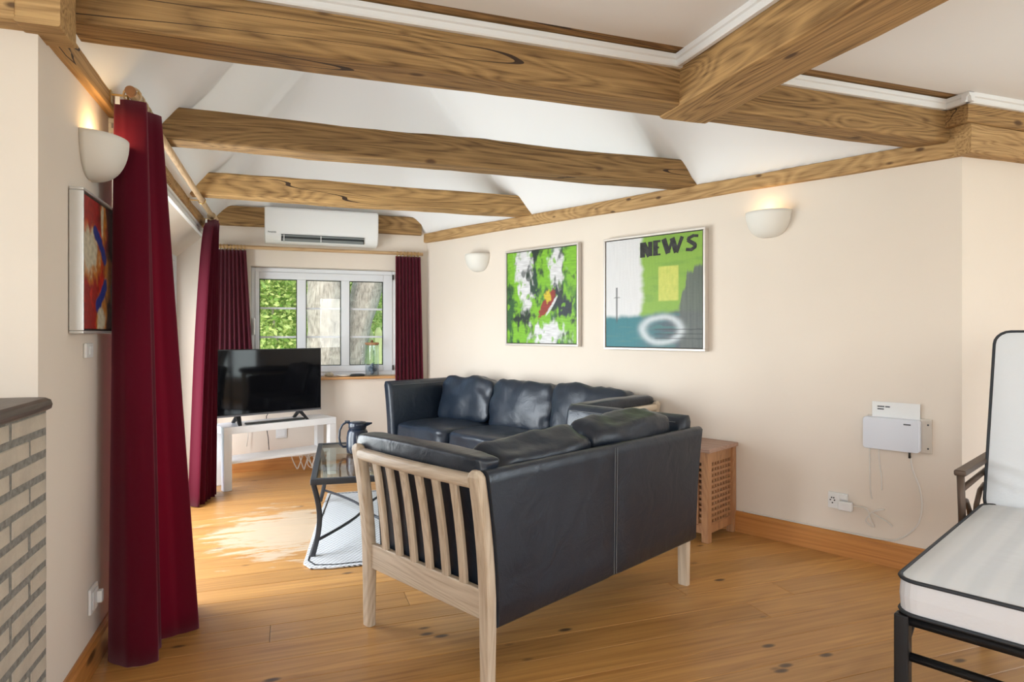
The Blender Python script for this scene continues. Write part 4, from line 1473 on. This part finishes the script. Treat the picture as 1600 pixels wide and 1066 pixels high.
# ================================================================== CURTAINS
def curtain(name, label, path_top, path_bot, zt, zb, nfold, at, ab, phase=0.0, nu=160, nv=26, seed=0.0, pleat=0.0, sharp=1.0, power=1.0):
    """hanging cloth: folds across a path that widens from heading to hem"""
    e = tag(empty(name, (path_bot[0][0], path_bot[0][1], zb)), label, 'curtain', 'crimson curtains')
    o0 = Vector((path_bot[0][0], path_bot[0][1], zb))
    pt = [Vector((*p_, 0)) for p_ in path_top]
    pb = [Vector((*p_, 0)) for p_ in path_bot]

    def along(P, t):
        k = t * (len(P) - 1)
        i = min(int(k), len(P) - 2)
        return P[i].lerp(P[i + 1], k - i)

    def fn(u, v):
        z = zt + (zb - zt) * v
        a, b = along(pt, u), along(pb, u)
        w_ = v ** power
        c = a.lerp(b, w_)
        d_ = (pb[-1] - pb[0]).lerp(pt[-1] - pt[0], 1 - w_)
        d_.normalize()
        n_ = Vector((d_.y, -d_.x, 0))
        amp = at + (ab - at) * v ** 0.7
        if v < 0.07 and pleat:
            amp *= 0.55 + 0.45 * v / 0.07
        ph = 2 * PI * nfold * u + phase + 0.55 * noise.noise(Vector((u * 4, v * 1.6, seed))) * min(1, v * 3)
        s_ = math.sin(ph)
        s_ = math.copysign(abs(s_) ** sharp, s_)
        k = 1 + 0.35 * noise.noise(Vector((u * 7, v * 0.8, seed + 4)))
        c = c + n_ * amp * s_ * k + d_ * 0.25 * amp * math.sin(2 * ph) * 0.5
        return (c.x - o0.x, c.y - o0.y, z - o0.z)
    cl = MB().grid(fn, nu, nv).build('cloth', 'curtain', e, smooth=True, recalc=False)
    md = cl.modifiers.new('thickness', 'SOLIDIFY')
    md.thickness = 0.0025
    md.offset = 0
    return e, o0


def ring(parent, o0, c, axis, rad, mat='brass', thick=0.0035):
    pts = []
    for i in range(16):
        a = 2 * PI * i / 16
        if axis == 'Y':
            pts.append((c[0] - o0.x + rad * math.cos(a), c[1] - o0.y, c[2] - o0.z + rad * math.sin(a)))
        else:
            pts.append((c[0] - o0.x, c[1] - o0.y + rad * math.cos(a), c[2] - o0.z + rad * math.sin(a)))
    MB().tube(pts, thick, 6, closed=True).build('curtain_ring', mat, parent, smooth=True)


RX, RZ = -0.515, 1.958
rod = tag(empty('curtain_rod', (RX, 2.53, RZ)), 'long wooden curtain rod on brass brackets above the garden door', 'curtain rod', 'wooden curtain rods')
MB().tube([(0, 0, 0), (0, 0.9, 0.001), (0, 1.8, 0), (0, 2.74, 0)], 0.0165, 14).build('pole', 'pine_y', rod, smooth=True)
MB().tube([(0, -0.004, 0), (0, 0.012, 0)], 0.0172, 16).build('end_cap', 'dark_wood', rod)
for yb in (0.06, 1.95, 2.66):
    m = MB()
    m.tube([(-0.072, yb, 0.0), (-0.022, yb, 0.0)], 0.004, 8)
    m.tube([(0.0 + 0.021 * math.cos(R(a)), yb, 0.021 * math.sin(R(a))) for a in range(150, 421, 18)], 0.0032, 6)
    m.box(-0.076, -0.070, yb - 0.012, yb + 0.012, -0.03, 0.03)
    m.build('bracket', 'brass', rod)

top_hem = [(-0.560, 2.60), (-0.566, 2.560), (-0.545, 2.545), (-0.50, 2.545), (-0.472, 2.558), (-0.480, 2.605), (-0.505, 2.63), (-0.490, 2.655), (-0.458, 2.68), (-0.455, 2.71), (-0.49, 2.735), (-0.53, 2.75), (-0.51, 2.79), (-0.47, 2.81), (-0.49, 2.85), (-0.53, 2.86)]
low_hem = [(-0.585, 2.60), (-0.572, 2.525), (-0.530, 2.458), (-0.462, 2.440), (-0.424, 2.475), (-0.432, 2.555), (-0.470, 2.600), (-0.420, 2.640), (-0.352, 2.655), (-0.328, 2.700), (-0.372, 2.760), (-0.46, 2.79), (-0.43, 2.85), (-0.37, 2.87), (-0.40, 2.93), (-0.50, 2.95)]
c1, o0 = curtain('curtain', 'tall dark crimson curtain gathered in the left foreground', [(v.x, v.y) for v in smoothpath([(*q_, 0) for q_ in top_hem], 8)], [(v.x, v.y) for v in smoothpath([(*q_, 0) for q_ in low_hem], 8)], 1.930, 0.0004, 9, 0.004, 0.012, phase=0.4, nu=240, seed=2.0)
for yy_ in (2.56, 2.62, 2.68, 2.74, 2.80, 2.86):
    ring(c1, o0, (RX, yy_, RZ - 0.006), 'Y', 0.027, 'ring_wood', 0.004)
MB().box(-0.552, -0.538, 2.487, 2.490, 1.895, 1.921).build('care_tag', 'plastic', c1, loc=(-o0.x, -o0.y, -o0.z))
c2, o0 = curtain('curtain', 'backlit crimson curtain hanging beside the television', [(-0.515, 5.02), (-0.515, 5.24)], [(-0.575, 4.52), (-0.50, 4.86)], 1.930, 0.006, 5.5, 0.036, 0.045, phase=0.6, seed=5.0, power=0.5)
for yy_ in (5.03, 5.08, 5.13, 5.18, 5.23):
    ring(c2, o0, (RX, yy_, RZ - 0.006), 'Y', 0.027, 'ring_wood', 0.004)
MB().box(-0.552, -0.540, 4.995, 4.998, 1.900, 1.925).build('care_tag', 'plastic', c2, loc=(-o0.x, -o0.y, -o0.z))

RY, RZ2 = 5.500, 1.800
rod2 = tag(empty('curtain_rod', (0.27, RY, RZ2)), 'straight pine curtain rod across the top of the window', 'curtain rod', 'wooden curtain rods')
MB().tube([(-0.86, 0, 0), (-0.3, 0, 0), (0.3, 0, 0), (0.835, 0, 0)], 0.015, 14).build('pole', 'pine_x', rod2, smooth=True)
for xb in (-0.80, 0.80):
    MB().tube([(xb, 0.069, 0), (xb, 0.0, 0)], 0.005, 8).build('bracket', 'brass', rod2, smooth=True)
c3, o0 = curtain('curtain', 'dark crimson curtain left of the window, behind the television', [(-0.52, RY), (-0.315, RY)], [(-0.55, RY + 0.005), (-0.255, RY + 0.005)], 1.775, 0.70, 7.5, 0.016, 0.026, phase=0.3, seed=8.0, nu=130)
for i in range(8):
    ring(c3, o0, (-0.50 + 0.025 * i, RY, RZ2 - 0.006), 'X', 0.023, 'brass', 0.0028)
c4, o0 = curtain('curtain', 'pleated crimson curtain right of the window, in the corner', [(0.868, RY), (1.085, RY)], [(0.868, RY), (1.11, RY)], 1.775, 0.695, 7.5, 0.016, 0.022, phase=0.3, seed=11.0, nu=130)
for i in range(7):
    ring(c4, o0, (0.885 + 0.03 * i, RY, RZ2 - 0.006), 'X', 0.023, 'brass', 0.0028)

# ================================================================== WINDOW SILL THINGS
SZ = 0.750
jar = tag(empty('glass_jar', (0.682, 5.585, SZ)), 'tall clear glass jar with wooden lid on the window sill', 'jar')
MB().lathe([(0.055, 0.0), (0.058, 0.004), (0.058, 0.27)], 28, caps=False).lathe([(0.0545, 0.27), (0.0545, 0.006), (0.02, 0.005)], 28, caps=False).build('jar_body', 'jar_glass', jar, smooth=True)
MB().lathe([(0.050, 0.262), (0.060, 0.272), (0.060, 0.282), (0.056, 0.286)], 24).build('lid', 'acacia', jar)
MB().lathe([(0.008, 0.286), (0.012, 0.296), (0.012, 0.302), (0.006, 0.307)], 12).build('knob', 'dark_wood', jar, smooth=True)
rnd = random.Random(8)
stone_m = plain('blue_grey_stone', (0.13, 0.17, 0.22), 0.6, var=0.4, vscale=40)
for i in range(14):
    a, rr_ = rnd.uniform(0, 2 * PI), rnd.uniform(0, 0.032)
    cushion('stone', (rnd.uniform(.026, .04), rnd.uniform(.022, .034), rnd.uniform(.018, .03)), stone_m, jar, (rr_ * math.cos(a), rr_ * math.sin(a), 0.022 + 0.0055 * i), (rnd.uniform(0, 3), rnd.uniform(0, 3), 0), p=2.3, puff=(0, 0, 0), n=3, wr=0.002, seed=i)
sh = tag(cushion('shell', (0.075, 0.05, 0.036), plain('beige_shell', (0.50, 0.44, 0.33), 0.7, var=0.4, vscale=50, bump=0.5, bscale=60), None, (0.325, 5.57, SZ + 0.018), (0, 0, 0.4), p=2.4, n=5, wr=0.006, freq=30), 'lumpy beige shell on the window sill beside the television', 'shell')
ds = tag(empty('dish', (0.45, 5.575, SZ)), 'small shallow white dish on the window sill', 'dish')
MB().lathe([(0.03, 0.0), (0.05, 0.006), (0.066, 0.016), (0.063, 0.017), (0.045, 0.009), (0.01, 0.006)], 24).build('bowl', 'ceramic', ds, smooth=True)
gl_ = tag(empty('sunglasses_case', (0.555, 5.560, SZ), R(6)), 'flat black spectacle case on the window sill', 'case')
cushion('case_body', (0.13, 0.055, 0.020), 'black_cable', gl_, (0, 0, 0.0098), p=4, puff=(0, 0, 0.3), n=6, wr=0.0)
MB().box(-0.012, 0.012, -0.029, -0.026, 0.007, 0.013).build('clasp', 'grey_metal', gl_)

# ================================================================== LATTICE SIDE TABLE
st = tag(empty('side_table', rs(-1.885, 3.290), ROT_RW), 'small brown wooden side table with lattice sides behind the sofa', 'table')
sx, sy, sz = 0.41, 0.285, 0.482
for a in (-1, 1):
    for b in (-1, 1):
        MB().box(a * sx / 2 - 0.02, a * sx / 2 + 0.02, b * sy / 2 - 0.02, b * sy / 2 + 0.02, 0, sz).build('leg', 'acacia', st, bevel=0.003)
MB().box(-sx / 2 - 0.035, sx / 2 + 0.035, -sy / 2 - 0.035, sy / 2 + 0.015, sz + 0.0005, sz + 0.022).build('top', 'acacia_top', st, bevel=0.004)


def lattice(axis, pos):
    m = MB()
    half = (sy if axis == 'x' else sx) / 2 - 0.02
    zlo, zhi = 0.09, sz - 0.055
    nv = int(round(2 * half / 0.030))
    nh = int(round((zhi - zlo) / 0.030))
    for i in range(nv + 1):
        t = -half + 2 * half * i / nv
        a, b = (t - 0.0065, t + 0.0065)
        m.box(pos - 0.006, pos + 0.001, a, b, zlo, zhi) if axis == 'x' else m.box(a, b, pos - 0.006, pos + 0.001, zlo, zhi)
    for i in range(nh + 1):
        z = zlo + (zhi - zlo) * i / nh
        m.box(pos - 0.001, pos + 0.006, -half, half, z - 0.0065, z + 0.0065) if axis == 'x' else m.box(-half, half, pos - 0.001, pos + 0.006, z - 0.0065, z + 0.0065)
    m.build('lattice_panel', 'acacia', st)
    for z0, z1 in ((0.045, 0.088), (sz - 0.054, sz - 0.001)):
        r_ = MB()
        r_.box(pos - 0.009, pos + 0.009, -half, half, z0, z1) if axis == 'x' else r_.box(-half, half, pos - 0.009, pos + 0.009, z0, z1)
        r_.build('rail', 'acacia', st)


for a in (-1, 1):
    lattice('x', a * sx / 2)
    lattice('y', a * sy / 2)

# ================================================================== LOUNGER
LA = math.atan2(1.66 - 1.239, 2.432 - 1.491)
lg = tag(empty('lounge_chair', (1.491, 1.239, 0), LA - PI / 2), 'metal lounge chair with white black-piped mattress at the right edge', 'lounge chair')
LW, LL = 0.78, 1.02
# local x runs right along the front edge, local y runs back towards the corner
def pad(name, w_, l_, t_, loc, rot, mat_top, sag=0.0):
    """box-edged mattress with piping round both edges"""
    r_ = 0.05
    ol = rrect(w_, l_, r_, 5)
    rings = []
    for z, k in ((0, 0.985), (0.006, 1.0), (t_ * 0.5, 1.006), (t_ - 0.006, 1.0), (t_, 0.985)):
        rings.append([(x * k, y * k, z) for x, y in ol])
    body = MB().loft(rings).build(name, 'mattress_side', lg, smooth=False, loc=loc, rot=rot)

    nn = 26

    def top(u, v):
        x, y = (u - 0.5) * 2, (v - 0.5) * 2
        # squircle mapping keeps the corners inside the outline
        X, Y = x * (w_ / 2 - 0.004), y * (l_ / 2 - 0.004)
        cx, cy = abs(X) - (w_ / 2 - r_), abs(Y) - (l_ / 2 - r_)
        if cx > 0 and cy > 0:
            d_ = math.hypot(cx, cy)
            mx_ = max(cx, cy)
            X = math.copysign((w_ / 2 - r_) + cx * mx_ / d_, X)
            Y = math.copysign((l_ / 2 - r_) + cy * mx_ / d_, Y)
        e_ = (1 - x ** 6) * (1 - y ** 6)
        return (X, Y, t_ + 0.016 * e_ ** 0.5 + 0.004 * noise.noise(Vector((X * 5, Y * 5, 1))) * e_)
    MB().grid(top, nn, nn).build('ticking', mat_top, body, smooth=True)
    for z in (0.004, t_ - 0.002):
        MB().tube([(x * 1.004, y * 1.004, z) for x, y in ol], 0.0052, 6, closed=True).build('piping', 'piping', body, smooth=True)
    return body


pad('seat_mattress', LW, LL + 0.03, 0.092, (LW / 2, LL / 2 + 0.01, 0.395), (0, 0, 0), 'ticking')
pad('back_mattress', LW, 0.70, 0.10, (LW / 2, LL + 0.215, 0.76), (R(73), 0, 0), 'mattress')


def lbar(nm, pts, r_=0.013, mat='black_metal', n=8):
    return MB().tube(pts, r_, n).build(nm, mat, lg, smooth=True)


for x in (0.012, LW - 0.012):
    MB().box(x - 0.017, x + 0.017, -0.005, 0.029, 0, 0.392).build('leg', 'black_metal', lg, bevel=0.004)
    MB().box(x - 0.017, x + 0.017, LL - 0.02, LL + 0.014, 0, 0.392).build('leg', 'black_metal', lg, bevel=0.004)
    lbar('side_rail', [(x, 0.03, 0.378), (x, LL - 0.02, 0.378)], 0.014)
    lbar('brace', [(x, 0.028, 0.30), (x, 0.14, 0.372)], 0.009)
lbar('front_rail', [(0.03, 0.012, 0.378), (LW - 0.03, 0.012, 0.378)], 0.014)
lbar('stretcher', [(0.03, 0.012, 0.285), (LW - 0.03, 0.012, 0.285)], 0.012)
lbar('rear_rail', [(0.03, LL, 0.378), (LW - 0.03, LL, 0.378)], 0.014)
for i in range(7):
    y_ = 0.12 + i * 0.13
    MB().box(0.02, LW - 0.02, y_ - 0.02, y_ + 0.02, 0.380, 0.392).build('slat', 'black_metal', lg)
# brown arms with curved bars
for x in (-0.02, LW + 0.02):
    ya, yb = 0.78, 1.30
    lbar('arm_post', [(x, ya + 0.03, 0.36), (x, ya + 0.02, 0.5), (x, ya, 0.628)], 0.012, 'bronze')
    lbar('arm_post', [(x, yb, 0.0), (x, yb, 0.4), (x, yb, 0.64)], 0.012, 'bronze')
    MB().box(x - 0.018, x + 0.018, ya - 0.012, yb + 0.01, 0.625, 0.645).build('arm_rest', 'bronze', lg, bevel=0.005)
    lbar('arm_bar', [(x, ya + 0.01, 0.575), (x, yb, 0.590)], 0.010, 'bronze')
    lbar('arm_curve', [(x, ya + 0.02, 0.535), (x, ya + 0.08, 0.525), (x, ya + 0.13, 0.48), (x, ya + 0.155, 0.42), (x, ya + 0.16, 0.36)], 0.009, 'bronze')
    lbar('arm_curve', [(x, ya + 0.38, 0.535), (x, ya + 0.30, 0.525), (x, ya + 0.24, 0.48), (x, ya + 0.21, 0.42), (x, ya + 0.20, 0.36)], 0.009, 'bronze')
for x in (0.03, LW - 0.03):
    lbar('back_rail', [(x, LL + 0.01, 0.378), (x, LL + 0.30, 1.06)], 0.012)
lbar('back_rail', [(0.03, LL + 0.30, 1.06), (LW - 0.03, LL + 0.30, 1.06)], 0.012)

# ================================================================== GARDEN SEEN THROUGH THE WINDOW
def ground():
    m = MB()
    m.grid(lambda u, v: (-40 + 80 * u, -38 + 90 * v, -0.35 + 0.10 * noise.noise(Vector((u * 20, v * 20, 0)))), 40, 40)
    return tag(m.build('ground', 'grass', smooth=True, recalc=False), kind='structure')


ground()


def leaves(name, parent, mat, boxes, n, size, seed):
    rnd = random.Random(seed)
    m = MB()
    for i in range(n):
        c, rad = rnd.choice(boxes)
        dv = Vector((rnd.gauss(0, 1), rnd.gauss(0, 1), rnd.gauss(0, 1)))
        dv.normalize()
        dv *= rnd.random() ** 0.45
        p_ = Vector(c) + Vector((dv.x * rad[0], dv.y * rad[1], dv.z * rad[2]))
        ax = Vector((rnd.gauss(0, 1), rnd.gauss(0, 1), rnd.gauss(0, 0.5) - 0.3)).normalized()
        sd = ax.cross(Vector((rnd.gauss(0, 1), rnd.gauss(0, 1), rnd.gauss(0, 1)))).normalized()
        s_ = size * rnd.uniform(0.6, 1.3)
        k = len(m.v)
        m.v += [tuple(p_), tuple(p_ + ax * s_ * 0.5 + sd * s_ * 0.26), tuple(p_ + ax * s_), tuple(p_ + ax * s_ * 0.5 - sd * s_ * 0.26)]
        m.f.append((k, k + 1, k + 2, k + 3))
    o = m.build(name, mat, parent, recalc=False)
    o['kind'] = 'stuff'
    return o


def trunk(parent, pts, rads, seed, nm='trunk'):
    P = smoothpath(pts, 10)
    Rr = []
    for i in range(len(P)):
        k = i / (len(P) - 1) * (len(rads) - 1)
        j = min(int(k), len(rads) - 2)
        Rr.append(rads[j] + (rads[j + 1] - rads[j]) * (k - j))
    m = MB()
    n = 40
    rings = []
    for i, p_ in enumerate(P):
        ring_ = []
        for j in range(n):
            a = 2 * PI * j / n
            k = 1 + 0.10 * noise.noise(Vector((math.cos(a) * 5, math.sin(a) * 5, p_.z * 2.5 + seed))) + 0.07 * noise.noise(Vector((math.cos(a) * 14, math.sin(a) * 14, p_.z * 6)))
            ring_.append((p_.x + Rr[i] * k * math.cos(a), p_.y + Rr[i] * k * math.sin(a), p_.z))
        rings.append(ring_)
    return m.loft(rings).build(nm, 'bark', parent, smooth=True)


t1 = tag(empty('garden_tree', (0.44, 8.2, -0.35)), 'rough grey tree trunk outside the middle pane', 'tree', 'garden trees')
trunk(t1, [(0.0, 0, -0.1), (0.0, 0, 0.6), (0.02, 0, 1.5), (0.06, 0, 2.6), (0.2, 0.1, 4.5)], [0.34, 0.27, 0.235, 0.25, 0.2], 1)
leaves('foliage', t1, 'leaf_dark', [((0.3, 0.6, 4.6), (2.2, 2.0, 1.3))], 2500, 0.16, 4)
t2 = tag(empty('garden_tree', (0.70, 8.6, -0.35)), 'slanting grey tree trunk outside the right pane', 'tree', 'garden trees')
trunk(t2, [(0.02, 0, -0.1), (0.05, 0, 0.6), (0.10, 0, 1.3), (0.28, 0.05, 2.0), (0.55, 0.1, 2.7), (1.0, 0.2, 4.2)], [0.25, 0.20, 0.18, 0.20, 0.22, 0.16], 5)
leaves('foliage', t2, 'leaf_dark', [((1.6, 0.4, 4.7), (1.8, 1.6, 1.2))], 1800, 0.15, 6)
b1 = tag(empty('garden_bush', (-0.1, 9.2, -0.35)), 'bright green leafy bush outside the left pane', 'bush', 'garden bushes')
leaves('foliage', b1, 'leaf', [((-0.25, 0, 0.9), (0.8, 0.5, 0.9)), ((0.1, 0.3, 1.8), (0.8, 0.5, 0.7)), ((-0.4, 0.2, 2.2), (0.7, 0.5, 0.6))], 12000, 0.075, 9)
trunk(b1, [(0, 0, 0), (0.02, 0.1, 0.8), (-0.1, 0.1, 1.8)], [0.04, 0.03, 0.015], 3, 'stem')
b2 = tag(empty('garden_bush', (1.55, 9.6, -0.35)), 'green bush beside the slanting trunk outside the right pane', 'bush', 'garden bushes')
leaves('foliage', b2, 'leaf', [((0.0, 0, 2.0), (0.7, 0.5, 0.9)), ((0.2, 0.2, 1.0), (0.8, 0.5, 0.9))], 7000, 0.075, 12)
trunk(b2, [(0, 0, 0), (0.02, 0.1, 0.8), (0.05, 0.1, 1.6)], [0.04, 0.03, 0.015], 7, 'stem')
fb_ = tag(empty('garden_fence', (1.12, 8.75, -0.35)), 'pale green upright boards outside the right pane', 'fence')
for i in range(5):
    hgt = 1.62 - 0.05 * abs(i - 2) + 0.03 * math.sin(i * 5)
    MB().loft([[(x, y_, 0) for x, y_ in rrect(0.10, 0.03, 0.01, 2)], [(x + 0.015, y_, hgt - 0.06) for x, y_ in rrect(0.10, 0.03, 0.01, 2)], [(x * 0.5 + 0.015, y_, hgt) for x, y_ in rrect(0.10, 0.03, 0.01, 2)]]).build('board', 'board', fb_, loc=(i * 0.118 - 0.1, 0, 0))
MB().box(-0.2, 0.5, 0.02, 0.05, 0.5, 0.58).build('rail', 'board', fb_)
hd = tag(empty('garden_hedge', (0, 15.0, -0.35)), 'far green hedge behind the trees outside the window', 'hedge')
MB().grid(lambda u, v: (-9 + 18 * u, 0.5 * noise.noise(Vector((u * 12, v * 4, 2))), 4.2 * v), 40, 14).build('hedge_mass', 'far', hd, smooth=True, recalc=False, solid=0.6)
leaves('foliage', hd, 'leaf', [((-6 + 1.5 * i, -0.5, 1.0 + 1.2 * (i % 3)), (1.3, 0.5, 1.2)) for i in range(9)], 7000, 0.22, 15)
